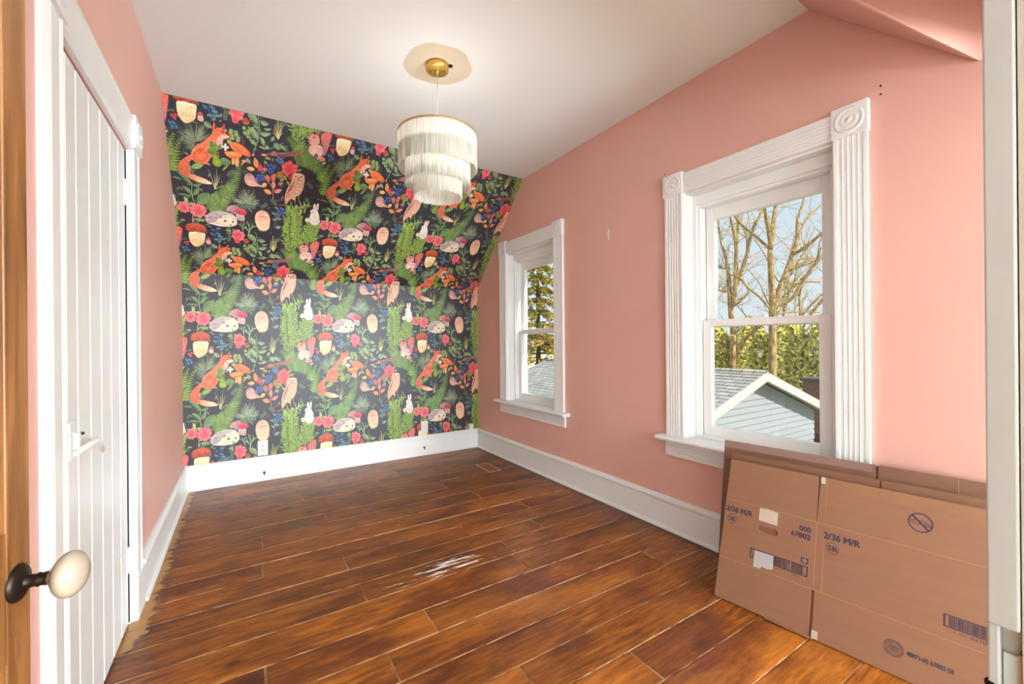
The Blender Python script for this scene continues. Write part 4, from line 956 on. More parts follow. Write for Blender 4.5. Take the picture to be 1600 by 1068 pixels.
# --- mushrooms
use('C', 318, 40)
blob([(172, 565), (345, 565), (352, 640), (330, 720), (270, 770), (215, 780), (165, 720), (150, 640)], c3(248, 230, 190), c3(226, 188, 134), (0.3, 1))
blob([(115, 520), (135, 465), (190, 440), (260, 432), (330, 445), (378, 500), (360, 545), (300, 562), (240, 556), (180, 566), (130, 552)], c3(206, 96, 72), c3(150, 54, 40), (0, 1))
for k in range(14): ell(rw.uniform(150, 345), rw.uniform(460, 545), 26, 9, c3(214, 116, 82), c3(182, 74, 54), 8, 8)
for k in range(6): stroke([(185 + k * 25, 640 + rw.uniform(0, 40)), (215 + k * 20, 720 + rw.uniform(0, 30))], 3, 1, c3(190, 150, 96))
blob([(365, 650), (395, 625), (425, 650), (420, 672), (368, 672)], c3(196, 110, 110), c3(160, 74, 70)); blob([(370, 672), (418, 672), (425, 715), (395, 730), (362, 712)], c3(236, 190, 180), c3(206, 150, 136))
blob([(775, 200), (860, 200), (875, 310), (820, 320), (765, 290)], c3(214, 190, 178), c3(180, 150, 146))
blob([(640, 195), (665, 140), (725, 105), (790, 112), (820, 160), (790, 210), (740, 235), (690, 205)], c3(206, 150, 146), c3(150, 110, 124), (1, 0.4))
blob([(755, 185), (790, 150), (850, 145), (905, 180), (900, 215), (850, 230), (790, 225)], c3(222, 88, 104), c3(176, 50, 76))
use('A', 318, 40)
blob([(762, 350), (800, 350), (800, 505), (765, 512)], c3(240, 176, 120), c3(226, 160, 110), (1, 0)); blob([(722, 430), (760, 430), (755, 500), (718, 500)], c3(236, 166, 104), c3(210, 132, 84), (1, 0))
blob([(628, 385), (670, 368), (740, 362), (820, 375), (838, 400), (800, 430), (740, 442), (680, 432)], c3(236, 148, 78), c3(214, 104, 56)); blob([(650, 388), (740, 380), (812, 392), (770, 410), (690, 408)], c3(240, 170, 104), c3(224, 130, 74))
blob([(690, 275), (730, 262), (800, 268), (890, 310), (945, 360), (940, 392), (890, 396), (800, 375), (730, 345), (700, 310)], c3(236, 132, 80), c3(206, 88, 50), (1, 0.5)); blob([(715, 285), (790, 285), (880, 325), (925, 372), (870, 372), (780, 345)], c3(222, 112, 70), c3(228, 134, 90), (1, 0.4))
for k in range(9): stroke([(785, 350), (720 + k * 26, 290 + k * 9)], 1.6, 1, c3(190, 76, 44))
blob([(832, 452), (870, 438), (912, 452), (875, 468)], c3(224, 150, 116), c3(200, 110, 80)); stroke([(868, 462), (835, 498)], 8, 6, c3(226, 164, 126))
# --- animals
use('A', 360, 60)      # fox: tail, body, head
blob([(240, 450), (190, 475), (130, 520), (92, 570), (88, 620), (120, 670), (185, 705), (215, 690), (225, 650), (215, 590), (222, 530), (250, 495)], c3(222, 112, 84), c3(196, 96, 74), (0, 1))
blob([(190, 690), (230, 660), (310, 680), (400, 708), (475, 752), (420, 762), (330, 755), (240, 725)], c3(206, 122, 76), CREAMC, (1, 0.1))
blob([(515, 85), (545, 128), (595, 128), (632, 84), (636, 150), (655, 185), (700, 205), (690, 222), (640, 240), (612, 262), (602, 310), (560, 350), (525, 410), (470, 455), (440, 500), (385, 528), (290, 525), (245, 490), (240, 450), (265, 390), (310, 340), (380, 300), (430, 260), (480, 210), (497, 160), (503, 110)], c3(220, 104, 70), c3(232, 138, 104), (-0.3, 1), 3)
blob([(560, 225), (612, 240), (600, 320), (560, 345), (540, 290)], c3(214, 184, 170), c3(196, 150, 136))
ell(350, 455, 96, 66, c3(232, 128, 96), c3(210, 92, 64), -15, 18); ell(345, 390, 60, 24, c3(196, 80, 50), c3(216, 100, 66), -25, 12); blob([(370, 515), (440, 520), (445, 535), (380, 535)], c3(226, 120, 90))
blob([(580, 205), (640, 200), (695, 212), (680, 225), (620, 238)], c3(240, 206, 186), c3(226, 164, 140))
blob([(522, 100), (545, 130), (520, 150)], c3(120, 54, 44)); blob([(625, 98), (612, 135), (630, 150)], c3(140, 64, 50)); ell(612, 168, 13, 8, INKD, c3(90, 40, 30), 20, 10); ell(696, 210, 9, 8, INKD, INKD)
for k in range(26):
    x, y = rw.uniform(290, 520), rw.uniform(240, 500)
    if abs((y - 240) + (x - 520) * 0.9) < 150: stroke([(x, y), (x - 22, y + 20)], 2.5, 1, c3(196, 80, 50))
for l in ((540, 380, 465, 275, 44), (560, 390, 420, 380, 46), (570, 440, 480, 420, 36), (570, 360, 590, 300, 26)): leaf(*l, c3(118, 150, 66), c3(70, 104, 50))
ell(540, 500, 60, 52, c3(166, 178, 62), c3(110, 140, 48), 20, 16); blob([(590, 450), (660, 450), (710, 490), (650, 530), (600, 510)], c3(126, 150, 100), c3(80, 112, 74)); leaf(560, 470, 480, 440, 26, c3(140, 160, 60), GR); ell(548, 395, 22, 26, c3(170, 80, 70), c3(110, 70, 50))
for x, y in ((608, 322), (640, 300), (668, 325), (640, 350), (640, 325)): ell(x, y, 16, 15, c3(250, 240, 238), c3(236, 200, 204), 0, 10)
leaf(600, 590, 680, 510, 12, OLV)
use('A', 420, 20)      # robin
blob([(980 - 105, 660), (885, 610), (925, 585), (975, 600), (1010, 640), (1060, 690), (1130, 740), (1060, 735), (960, 742), (900, 715)], c3(180, 140, 146), c3(222, 172, 150), (0.1, 1))
ell(945, 690, 52, 40, c3(232, 180, 150), c3(206, 150, 134), 20); blob([(880, 612), (925, 586), (972, 602), (930, 612)], c3(140, 110, 132), c3(170, 130, 140)); blob([(990, 640), (1060, 690), (1110, 726), (1040, 700)], c3(124, 96, 110)); ell(900, 625, 6, 6, INKD, INKD, 0, 8)
use('B', 440, 60)      # owl
blob([(565, 560), (690, 560), (695, 650), (680, 720), (645, 775), (600, 800), (590, 850), (545, 830), (500, 870), (478, 900), (462, 850), (470, 770), (490, 710), (525, 650)], c3(208, 156, 142), c3(222, 178, 140), (0.2, 1))
for k in range(7): stroke([(580 - k * 12, 610 + k * 32), (545 - k * 12, 660 + k * 30), (500 - k * 5, 740 + k * 18)], 5, 3, rw.choice([c3(226, 190, 178), c3(164, 96, 92), c3(150, 90, 90)]))
for k in range(10): stroke([(630 + rw.uniform(-30, 40), 650 + k * 12), (625 + rw.uniform(-30, 30), 680 + k * 12)], 3, 1.5, c3(236, 204, 170))
blob([(552, 580), (556, 545), (600, 525), (660, 527), (695, 550), (692, 590), (660, 612), (590, 612)], c3(226, 186, 166), c3(206, 156, 136))
for x in (588, 655): ell(x, 565, 27, 23, c3(240, 216, 196), c3(220, 176, 152)); ell(x, 563, 12, 9, INKD, c3(70, 46, 40))
leaf(622, 560, 622, 605, 10, c3(190, 110, 80)); stroke([(595, 820), (590, 880)], 5, 4, c3(210, 160, 96)); stroke([(630, 790), (640, 820)], 5, 4, c3(210, 160, 96))
use('B', 500, 60)      # squirrel
blob([(862, 110), (890, 65), (945, 35), (995, 45), (992, 110), (965, 200), (950, 260), (920, 300), (890, 280), (895, 200)], c3(222, 104, 76), c3(176, 120, 150), (0, 1))
for k in range(26):
    x, y = rw.uniform(885, 985), rw.uniform(50, 220); stroke([(x, y), (x + 8, y - 26)], 3, 1, rw.choice([c3(236, 150, 110), c3(190, 70, 50)]))
blob([(745, 210), (800, 195), (880, 200), (905, 260), (880, 320), (860, 350), (810, 325), (745, 290), (728, 250)], c3(226, 176, 164), c3(232, 196, 176))
blob([(722, 140), (740, 100), (770, 80), (790, 95), (830, 80), (850, 130), (845, 180), (790, 200), (735, 190)], c3(206, 130, 122), c3(222, 170, 156)); blob([(735, 105), (738, 72), (765, 95)], c3(190, 96, 84)); blob([(800, 92), (830, 60), (838, 105)], c3(190, 96, 84)); ell(785, 120, 12, 9, INKD, c3(80, 50, 50)); ell(735, 155, 8, 6, INKD, INKD, 0, 8)
ell(790, 265, 36, 38, c3(244, 220, 200), c3(226, 186, 170)); ell(825, 310, 26, 22, c3(140, 110, 160), c3(110, 80, 130)); blob([(850, 330), (905, 310), (940, 345), (880, 360)], c3(206, 140, 120)); blob([(900, 380), (950, 365), (930, 395)], TAN)
use('C', 360, 60)      # hedgehog
blob([(365, 340), (395, 290), (470, 235), (590, 213), (700, 228), (760, 280), (778, 340), (762, 390), (700, 420), (580, 435), (480, 426), (390, 402)], c3(206, 190, 178), c3(236, 222, 196), (0.5, 1))
blob([(366, 345), (395, 292), (470, 236), (590, 214), (690, 226), (640, 262), (560, 290), (520, 350), (450, 400), (390, 400)], c3(186, 168, 168), c3(168, 148, 152))
for k in range(90):
    t = rw.random(); x, y = 380 + 340 * t, 380 - 150 * math.sin(math.pi * (0.12 + 0.55 * t)) + rw.uniform(-10, 70) * (1 - t * 0.6)
    stroke([(x, y), (x - 20, y - 12 + rw.uniform(-10, 10))], 2.5, 0.8, rw.choice([c3(226, 214, 204), c3(140, 120, 128), c3(200, 182, 176)]))
ell(560, 300, 30, 18, c3(150, 110, 110), c3(186, 160, 150), -10); blob([(540, 330), (640, 310), (740, 320), (765, 370), (700, 415), (590, 425), (540, 390)], c3(240, 226, 198), c3(228, 204, 172))
ell(622, 347, 24, 18, c3(70, 58, 66), c3(150, 130, 130)); ell(724, 347, 17, 15, c3(70, 58, 66), c3(150, 130, 130)); ell(692, 403, 14, 11, c3(110, 70, 70), c3(150, 100, 96))
use('D', 360, 40)      # owl chick
blob([(118, 290), (130, 205), (165, 165), (205, 150), (255, 165), (290, 215), (300, 300), (290, 390), (245, 432), (190, 434), (145, 380)], c3(226, 168, 146), c3(242, 206, 166), (0, 1))
ell(178, 222, 34, 36, c3(240, 200, 178), c3(222, 166, 146)); ell(240, 222, 34, 36, c3(240, 200, 178), c3(222, 166, 146))
stroke([(160, 225), (180, 238), (198, 226)], 4, 3, c3(150, 90, 80)); stroke([(222, 226), (240, 238), (260, 225)], 4, 3, c3(150, 90, 80)); leaf(209, 225, 209, 255, 8, c3(206, 130, 90)); leaf(205, 170, 205, 140, 8, TAN)
for k in range(26): x, y = rw.uniform(150, 275), rw.uniform(270, 410); stroke([(x, y), (x, y + 18)], 2.5, 1, rw.choice([c3(250, 226, 196), c3(226, 176, 140)]))
for q in ((185, 432), (240, 432)): ell(q[0], q[1], 20, 10, c3(200, 160, 120), c3(150, 110, 80))
use('D', 400, 40)      # white rabbit
blob([(825, 60), (885, 50), (915, 110), (930, 180), (915, 245), (860, 260), (810, 235), (795, 170)], c3(240, 230, 212), c3(222, 210, 196)); ell(770, 200, 30, 34, c3(236, 226, 200), c3(206, 196, 160)); ell(920, 200, 22, 30, c3(230, 216, 200), c3(200, 186, 176))
blob([(797, 80), (810, 48), (850, 30), (885, 50), (892, 85), (870, 100), (825, 98)], c3(244, 236, 224), c3(226, 212, 202))
blob([(835, 45), (830, -20), (845, -45), (862, -15), (866, 40)], c3(236, 222, 216), c3(226, 206, 200)); blob([(872, 45), (872, -30), (888, -55), (900, -20), (892, 50)], c3(240, 228, 222), c3(222, 200, 196))
ell(832, 70, 8, 7, INKD, c3(90, 70, 70), 0, 8); ell(800, 82, 6, 5, c3(190, 130, 130), c3(190, 130, 130), 0, 8); ell(855, 235, 30, 18, c3(206, 206, 220), c3(226, 216, 214))

def build_print():
    verts, cols, faces = [], [], []
    U0, U1, V0, V1 = XL + 0.0005, XR - 0.0005, 0.188, KZ + (YB - YS) / g - 0.0006
    def emit(tri, col, lay, slope_):
        n = len(verts); off = 0.0003 + lay * 8e-6
        for (u, v), c in zip(tri, col):
            if slope_:
                s_ = v - KZ; verts.append((u, YB - s_ * g - off * g, KZ + s_ * g - off * g))
            else: verts.append((u, YB - off, v))
            cols.append((c[0], c[1], c[2], 1.0))
        faces.append(tuple(range(n, n + len(tri))))
    def clip(poly, axis, lim, keep_less):
        out = []
        for i in range(len(poly)):
            a, b = poly[i - 1], poly[i]
            ia = (a[0][axis] <= lim) == keep_less; ib = (b[0][axis] <= lim) == keep_less
            if ia != ib:
                t = (lim - a[0][axis]) / (b[0][axis] - a[0][axis])
                out.append((tuple(p + (q - p) * t for p, q in zip(a[0], b[0])), mixc(a[1], b[1], t)))
            if ib: out.append(b)
        return out
    for i in range(-2, 4):
        for j in range(-3, 3):
            du, dv = i * TW, j * THt
            for lay, P, K in SH:
                us = (P[0][0] + du, P[1][0] + du, P[2][0] + du); vs_ = (P[0][1] + dv, P[1][1] + dv, P[2][1] + dv)
                if min(us) > U1 or max(us) < U0 or min(vs_) > V1 or max(vs_) < V0: continue
                lo, hi = min(vs_), max(vs_)
                inside = min(us) >= U0 and max(us) <= U1 and lo >= V0 and hi <= V1
                tri = list(zip(us, vs_))
                if inside and (hi <= KZ or lo >= KZ): emit(tri, K, lay, lo >= KZ); continue
                poly = list(zip(tri, K))
                for ax, lim, less in ((0, U0, False), (0, U1, True), (1, V0, False), (1, V1, True)):
                    poly = clip(poly, ax, lim, less)
                    if len(poly) < 3: break
                if len(poly) < 3: continue
                for sl_, less in ((False, True), (True, False)):
                    q = clip(poly, 1, KZ, less)
                    if len(q) >= 3: emit([p[0] for p in q], [p[1] for p in q], lay, sl_)
    me = bpy.data.meshes.new('wallpaper_print'); me.from_pydata(verts, [], faces)
    ca = me.color_attributes.new('ink', 'FLOAT_COLOR', 'POINT'); ca.data.foreach_set('color', [x for c in cols for x in c])
    me.materials.append(INKM)
    o = bpy.data.objects.new('wallpaper_print', me); COL.objects.link(o); o.parent = wall_back; o['kind'] = 'stuff'
    o['label'] = 'dark woodland wallpaper print of foxes, owls, mushrooms, ferns and roses'
    return o
build_print()

# ------------------------------------------------------------------ stands for the added fill lights on the unseen landing
for (x, y, z), where in zip(FILL_LIGHTS, ('straight across the landing from the doorway', 'in the corner of the landing')):
    o = empty('fill_light_stand', (x, y, 0)); tag(o, 'brass stand of an added fill light ' + where, 'lamp')
    MB().lathe([(0.0001, 0.0), (0.14, 0.0), (0.14, 0.02), (0.02, 0.04), (0.0001, 0.04)], (0, 0, 0), (0, 0, 1), 24).build('base', BRASS, o)
    MB().tube([(0, 0, 0.03), (0, 0, z - 0.2)], 0.012, 8).build('stem', BRASS, o)

# ------------------------------------------------------------------ outdoors
GZ = -3.2
GRASS = mat('dry_lawn', S(150, 150, 84), 0.9, color2=S(118, 112, 62), nscale=0.6)
w = MB(); w.poly([(2.4, -40, GZ), (120, -40, GZ), (120, 120, GZ), (2.4, 120, GZ)])
tag(w.build('ground', GRASS), kind='structure')

# garage: ridge runs along y
GX, GZr, GY0, GY1, HW, PIT = 10.95, 0.28, 5.5, 14.6, 3.6, 0.33
gar = empty('garage', (GX, GY0, GZ)); tag(gar, 'pale blue clapboard garage with grey shingled roof and white rakes', 'garage')
def gp(x, y, z): return (x - GX, y - GY0, z - GZ)
SIDE = mat('pale_blue_siding', S(158, 165, 178), 0.6, noise=0.04, nscale=3)
RAKE = mat('cream_rake_paint', S(204, 203, 200), 0.5)
FY = GY0 + 0.35
zt = GZr - 0.16
k = 0; z = GZ + 0.3
while z < zt - 0.05:
    z2 = z + 0.155
    hw0 = min(HW - 0.3, (zt - z) / PIT); hw1 = min(HW - 0.3, max(0.0, (zt - z2) / PIT))
    if z2 > -1.75:
        b = MB(); n = 0
        b.v = [gp(GX - hw0, FY - 0.030, z), gp(GX + hw0, FY - 0.030, z), gp(GX + hw1, FY - 0.004, z2), gp(GX - hw1, FY - 0.004, z2), gp(GX - hw0, FY + 0.02, z), gp(GX + hw0, FY + 0.02, z), gp(GX + hw1, FY + 0.02, z2), gp(GX - hw1, FY + 0.02, z2)]
        b.f = [(0, 1, 2, 3), (1, 5, 6, 2), (4, 0, 3, 7), (0, 4, 5, 1), (5, 4, 7, 6), (3, 2, 6, 7)]; b.sm = [False] * 6
        b.build('siding_board', SIDE, gar)
    z = z2
b = MB(); b.v = [gp(GX - HW + 0.3, FY, GZ), gp(GX + HW - 0.3, FY, GZ), gp(GX + HW - 0.3, FY, zt - (HW - 0.3) * PIT), gp(GX, FY, zt), gp(GX - HW + 0.3, FY, zt - (HW - 0.3) * PIT),
      gp(GX - HW + 0.3, GY1 - 0.35, GZ), gp(GX + HW - 0.3, GY1 - 0.35, GZ), gp(GX + HW - 0.3, GY1 - 0.35, zt - (HW - 0.3) * PIT), gp(GX, GY1 - 0.35, zt), gp(GX - HW + 0.3, GY1 - 0.35, zt - (HW - 0.3) * PIT)]
b.f = [(0, 1, 2, 3, 4), (9, 8, 7, 6, 5), (0, 4, 9, 5), (1, 6, 7, 2), (4, 3, 8, 9), (3, 2, 7, 8)]; b.sm = [False] * 6
b.build('body', SIDE, gar)
SHG = bpy.data.materials.new('grey_asphalt_shingles'); SHG.use_nodes = True; nt = SHG.node_tree; p = nt.nodes['Principled BSDF']
t_ = nt.nodes.new('ShaderNodeTexCoord'); br = nt.nodes.new('ShaderNodeTexBrick'); mp = nt.nodes.new('ShaderNodeMapping'); mp.inputs['Rotation'].default_value = (0, 0, math.pi / 2)
nt.links.new(t_.outputs['Object'], mp.inputs[0]); nt.links.new(mp.outputs[0], br.inputs['Vector'])
br.inputs['Scale'].default_value = 1.0; br.inputs['Brick Width'].default_value = 0.30; br.inputs['Row Height'].default_value = 0.185; br.inputs['Mortar Size'].default_value = 0.012
br.inputs['Color1'].default_value = S(186, 184, 178); br.inputs['Color2'].default_value = S(160, 158, 154); br.inputs['Mortar'].default_value = S(112, 110, 108)
nt.links.new(br.outputs['Color'], p.inputs['Base Color']); p.inputs['Roughness'].default_value = 0.9
for sgn in (-1, 1):
    b = MB(); nC = 20; L = HW / nC
    for i in range(nC):      # overlapping courses
        x0, x1 = GX + sgn * (HW - i * L), GX + sgn * (HW - (i + 1) * L)
        za, zb = GZr - (HW - i * L) * PIT, GZr - (HW - (i + 1) * L) * PIT
        b.v += [gp(x0, GY0, za + 0.014), gp(x0, GY1, za + 0.014), gp(x1, GY1, zb), gp(x1, GY0, zb), gp(x0, GY0, za - 0.03), gp(x0, GY1, za - 0.03)]
        n = 6 * i; b.f += [(n, n + 1, n + 2, n + 3), (n, n + 4, n + 5, n + 1)]; b.sm += [False, False]
    b.build('roof_slope', SHG, gar, fix=False)
    for yy in (GY0 - 0.02, GY1 - 0.01):
        b = MB()
        b.v = [gp(GX, yy, GZr + 0.015), gp(GX + sgn * HW, yy, GZr + 0.015 - HW * PIT), gp(GX + sgn * HW, yy, GZr - 0.205 - HW * PIT), gp(GX, yy, GZr - 0.205),
               gp(GX, yy + 0.03, GZr + 0.015), gp(GX + sgn * HW, yy + 0.03, GZr + 0.015 - HW * PIT), gp(GX + sgn * HW, yy + 0.03, GZr - 0.205 - HW * PIT), gp(GX, yy + 0.03, GZr - 0.205)]
        b.f = [(0, 1, 2, 3), (4, 7, 6, 5), (0, 4, 5, 1), (3, 2, 6, 7), (1, 5, 6, 2)]; b.sm = [False] * 5
        b.build('rake_board', RAKE, gar)
    b = MB(); b.poly([gp(GX, GY0, GZr - 0.10), gp(GX + sgn * HW, GY0, GZr - 0.10 - HW * PIT), gp(GX + sgn * HW, FY, GZr - 0.10 - HW * PIT), gp(GX, FY, GZr - 0.10)])
    b.build('soffit', RAKE, gar)
MB().tube([gp(GX, GY0 - 0.01, GZr + 0.02), gp(GX, GY1, GZr + 0.02)], 0.05, 8).build('ridge_cap', SHG, gar)

# bare trees behind the garage ------------------------------------
BARK = mat('sunlit_bark', S(216, 184, 122), 0.9, color2=S(112, 90, 66), nscale=5, bump=0.6, bscale=14, stretch=(3, 3, 0.7))
TWIG = mat('twig_bark', S(226, 196, 128), 0.9, color2=S(160, 134, 92), nscale=3)
T1 = [[(17.56, 10.19, -3.2, .10), (17.56, 10.19, -.78, .08), (17.56, 10.18, -.08, .075), (17.56, 10.18, 1.68, .072), (17.49, 10.23, 2.14, .059), (17.45, 10.25, 2.99, .053), (17.4, 10.29, 4.12, .043)],
      [(17.4, 10.29, 4.12, .037), (17.45, 10.43, 4.73, .032), (17.44, 10.62, 5.36, .027), (17.49, 10.76, 6.22, .021), (17.63, 10.85, 7.03, .013)],
      [(17.48, 10.24, 2.35, .053), (17.5, 10.05, 3.19, .051), (17.39, 9.93, 4.53, .048), (17.25, 9.85, 5.03, .043), (17.01, 9.82, 5.61, .032), (16.78, 9.79, 6.09, .027), (16.54, 9.76, 6.75, .016)],
      [(17.3, 9.87, 5.0, .035), (17.66, 10.0, 5.64, .032), (17.58, 9.93, 6.24, .027), (17.54, 9.84, 6.95, .019)],
      [(17.49, 10.05, 3.3, .043), (17.95, 10.01, 4.07, .045), (18.22, 9.91, 4.83, .043), (18.47, 9.82, 5.81, .04), (18.88, 9.64, 6.58, .032), (19.13, 9.55, 7.25, .021)],
      [(18.2, 9.91, 4.83, .024), (18.34, 10.05, 5.79, .021), (18.32, 10.41, 6.39, .019), (18.47, 10.67, 7.12, .013)],
      [(17.57, 10.18, .37, .064), (17.67, 9.94, .82, .053), (17.77, 9.7, 1.24, .043), (18.08, 9.32, 1.68, .035), (18.41, 8.94, 1.93, .024)],
      [(17.43, 10.27, 3.15, .024), (17.2, 10.41, 3.16, .021), (17.02, 10.52, 3.24, .016)], [(17.39, 10.29, 4.09, .016), (17.5, 10.58, 4.19, .013), (17.6, 10.87, 4.27, .011)],
      [(17.5, 10.22, 2.5, .019), (17.34, 9.79, 2.63, .016), (16.99, 9.48, 2.79, .011)]]
T2 = [[(17.91, 8.78, -3.2, .115), (17.91, 8.78, -1.09, .096), (17.91, 8.78, .12, .086), (17.92, 8.77, 1.63, .081), (17.94, 8.76, 2.17, .086), (17.91, 8.78, 2.97, .066), (17.87, 8.8, 3.98, .061), (17.86, 8.81, 4.69, .055)],
      [(17.86, 8.81, 4.69, .05), (18.14, 8.87, 5.39, .05), (18.42, 8.93, 6.11, .043), (18.71, 8.98, 6.8, .03)], [(17.87, 8.8, 4.74, .04), (17.51, 8.68, 5.27, .04), (17.11, 8.58, 5.83, .035), (16.74, 8.46, 6.41, .023)],
      [(17.84, 8.82, 4.74, .028), (17.25, 9.11, 5.28, .03), (16.88, 9.25, 5.52, .028), (16.53, 9.39, 5.87, .023), (16.2, 9.51, 6.32, .013)],
      [(17.99, 8.73, 2.32, .066), (18.21, 8.64, 3.13, .055), (18.48, 8.52, 3.79, .05), (18.74, 8.4, 4.51, .05), (18.97, 8.31, 5.17, .043), (19.04, 8.32, 5.95, .033), (19.27, 8.22, 6.63, .025), (19.38, 8.2, 7.2, .015)],
      [(18.97, 8.31, 5.17, .03), (19.33, 8.23, 5.77, .025), (19.93, 8.21, 6.32, .023), (20.54, 8.18, 6.67, .015)], [(18.74, 8.4, 4.51, .04), (18.81, 7.97, 4.74, .038), (19.04, 7.59, 5.13, .033), (19.19, 7.26, 5.42, .02)],
      [(18.5, 8.5, 3.88, .038), (18.86, 8.18, 4.02, .033), (19.5, 7.77, 4.32, .03), (19.92, 7.5, 4.42, .02)], [(18.2, 8.64, 3.05, .033), (18.81, 8.44, 3.35, .03), (19.47, 8.27, 3.48, .028), (20.22, 8.03, 3.48, .023)],
      [(18.02, 8.72, 2.42, .035), (18.3, 8.26, 2.69, .038), (18.43, 7.91, 3.31, .035), (18.64, 7.52, 4.05, .028), (18.55, 7.31, 4.58, .018)], [(17.93, 8.76, 2.2, .025), (17.41, 9.01, 2.82, .025), (16.95, 9.21, 3.17, .023), (16.58, 9.35, 3.56, .02), (16.18, 9.52, 3.7, .013)],
      [(17.94, 8.76, 2.1, .03), (18.44, 8.56, 2.19, .023), (19.15, 8.23, 2.22, .02), (19.87, 7.89, 2.19, .015)], [(18.22, 8.62, 3.15, .023), (18.93, 8.49, 3.82, .02), (19.35, 8.58, 4.39, .015), (20.48, 8.21, 4.49, .008)]]
rt_ = random.Random(21)
def twigs(limbs, n, L0, r0_, zmin):
    b = MB()
    for _ in range(n):
        l = rt_.choice(limbs); i = rt_.randrange(len(l) - 1); t = rt_.random()
        p = Vector(l[i][:3]).lerp(Vector(l[i + 1][:3]), t)
        if p.z < zmin: continue
        d = Vector((rt_.uniform(-1, 1), rt_.uniform(-1, 1), rt_.uniform(-0.2, 1.0))).normalized(); L = L0 * rt_.uniform(0.4, 1.3)
        pts = [p]
        for s_ in range(4):
            d = (d + Vector((rt_.uniform(-.35, .35), rt_.uniform(-.35, .35), rt_.uniform(-.15, .35)))).normalized(); pts.append(pts[-1] + d * L / 4)
            if s_ in (1, 2):
                e = (d + Vector((rt_.uniform(-1, 1), rt_.uniform(-1, 1), rt_.uniform(-.3, .8)))).normalized(); q = pts[-1]
                b.tube([q, q + e * L * 0.25, q + e * L * 0.45 + Vector((0, 0, 0.1 * L))], [r0_ * .5, r0_ * .35, r0_ * .15], 3, False)
        b.tube(pts, [r0_ * k_ for k_ in (1, .8, .6, .45, .2)], 4, False)
    return b
def bare_tree(limbs, label, scale=1.75, ntw=150, Lt=1.2, group=None, zmin=1.2):
    base = limbs[0][0]
    o = empty('bare_tree', (base[0], base[1], GZ)); tag(o, label, 'tree', group)
    off = Vector((base[0], base[1], GZ))
    for i, l in enumerate(limbs):
        pts = [Vector(p[:3]) - off for p in l]; sp3 = []; rad = []
        for k_ in range(len(pts) - 1):
            P4 = [pts[max(0, min(len(pts) - 1, k_ + q - 1))] for q in range(4)]
            for q in range(3):
                t = q / 3; sp3.append(0.5 * ((2 * P4[1]) + (P4[2] - P4[0]) * t + (2 * P4[0] - 5 * P4[1] + 4 * P4[2] - P4[3]) * t * t + (3 * P4[1] - P4[0] - 3 * P4[2] + P4[3]) * t ** 3)); rad.append((l[k_][3] + (l[k_ + 1][3] - l[k_][3]) * t) * scale)
        sp3.append(pts[-1]); rad.append(l[-1][3] * scale)
        MB().tube(sp3, rad, 9).build('trunk' if i == 0 else 'branch', BARK, o)
    tw = twigs([[tuple(Vector(p[:3]) - off) + (p[3],) for p in l] for l in limbs], ntw, Lt, 0.016, zmin - GZ)
    q = tw.build('twigs', TWIG, o); q['kind'] = 'stuff'
    return o
bare_tree(T1, 'tall bare tree with slender forked limbs behind the garage ridge')
bare_tree(T2, 'stout bare tree with a dark leaning limb behind the garage gable')
def random_tree(x, y, h, label, group, seed):
    r_ = random.Random(seed); limbs = []
    tr = [(x, y, GZ, .12)]
    for k_ in range(1, 6): tr.append((x + r_.uniform(-.2, .2), y + r_.uniform(-.2, .2), GZ + h * 0.6 * k_ / 5, .12 - .015 * k_))
    limbs.append(tr)
    for k_ in range(9):
        i = r_.randrange(2, 6); p = Vector(tr[i][:3]); a = r_.uniform(0, 6.28); l = [tuple(p) + (.05,)]; d = Vector((math.cos(a), math.sin(a), r_.uniform(.7, 1.6))).normalized()
        for s_ in range(4):
            p = p + d * h * 0.13; d = (d + Vector((r_.uniform(-.4, .4), r_.uniform(-.4, .4), r_.uniform(-.1, .3)))).normalized(); l.append(tuple(p) + (.045 - .009 * s_,))
        limbs.append(l)
    return bare_tree(limbs, label, 1.3, 120, 1.4, group, -1.0)
for i, (x, y, h) in enumerate(((28.5, 18.5, 11), (31, 13.5, 12), (34.5, 9.0, 11), (37.5, 17.5, 13), (40.5, 12.0, 13))):
    random_tree(x, y, h, 'slim bare tree standing far behind the evergreen hedge', 'far bare trees', 40 + i)

# foliage ----------------------------------------------------------
def leafm(name, c1, c2, c3_):
    m = bpy.data.materials.new(name); m.use_nodes = True; nt = m.node_tree; p = nt.nodes['Principled BSDF']
    gi = nt.nodes.new('ShaderNodeNewGeometry'); r = nt.nodes.new('ShaderNodeValToRGB'); e = r.color_ramp.elements
    e[0].color = c1; e[1].color = c3_; n_ = e.new(0.5); n_.color = c2
    nt.links.new(gi.outputs['Random Per Island'], r.inputs[0]); nt.links.new(r.outputs[0], p.inputs['Base Color']); p.inputs['Roughness'].default_value = 0.6
    return m
HEDGE = leafm('yellow_green_foliage', S(120, 128, 44), S(212, 200, 84), S(242, 226, 130))
SPRUCE = leafm('spruce_foliage', S(84, 104, 88), S(200, 184, 84), S(232, 206, 100))
def foliage(n, size, fn, seed):
    r_ = random.Random(seed); b = MB()
    for _ in range(n):
        p, nd_ = fn(r_)
        a = nd_.orthogonal().normalized(); c = nd_.cross(a); t = r_.uniform(0, 6.28); u_ = a * math.cos(t) + c * math.sin(t); v_ = nd_.cross(u_); s_ = size * r_.uniform(0.6, 1.3)
        b.poly([p - u_ * s_, p - v_ * s_ * 0.5, p + u_ * s_, p + v_ * s_ * 0.5])
    return b
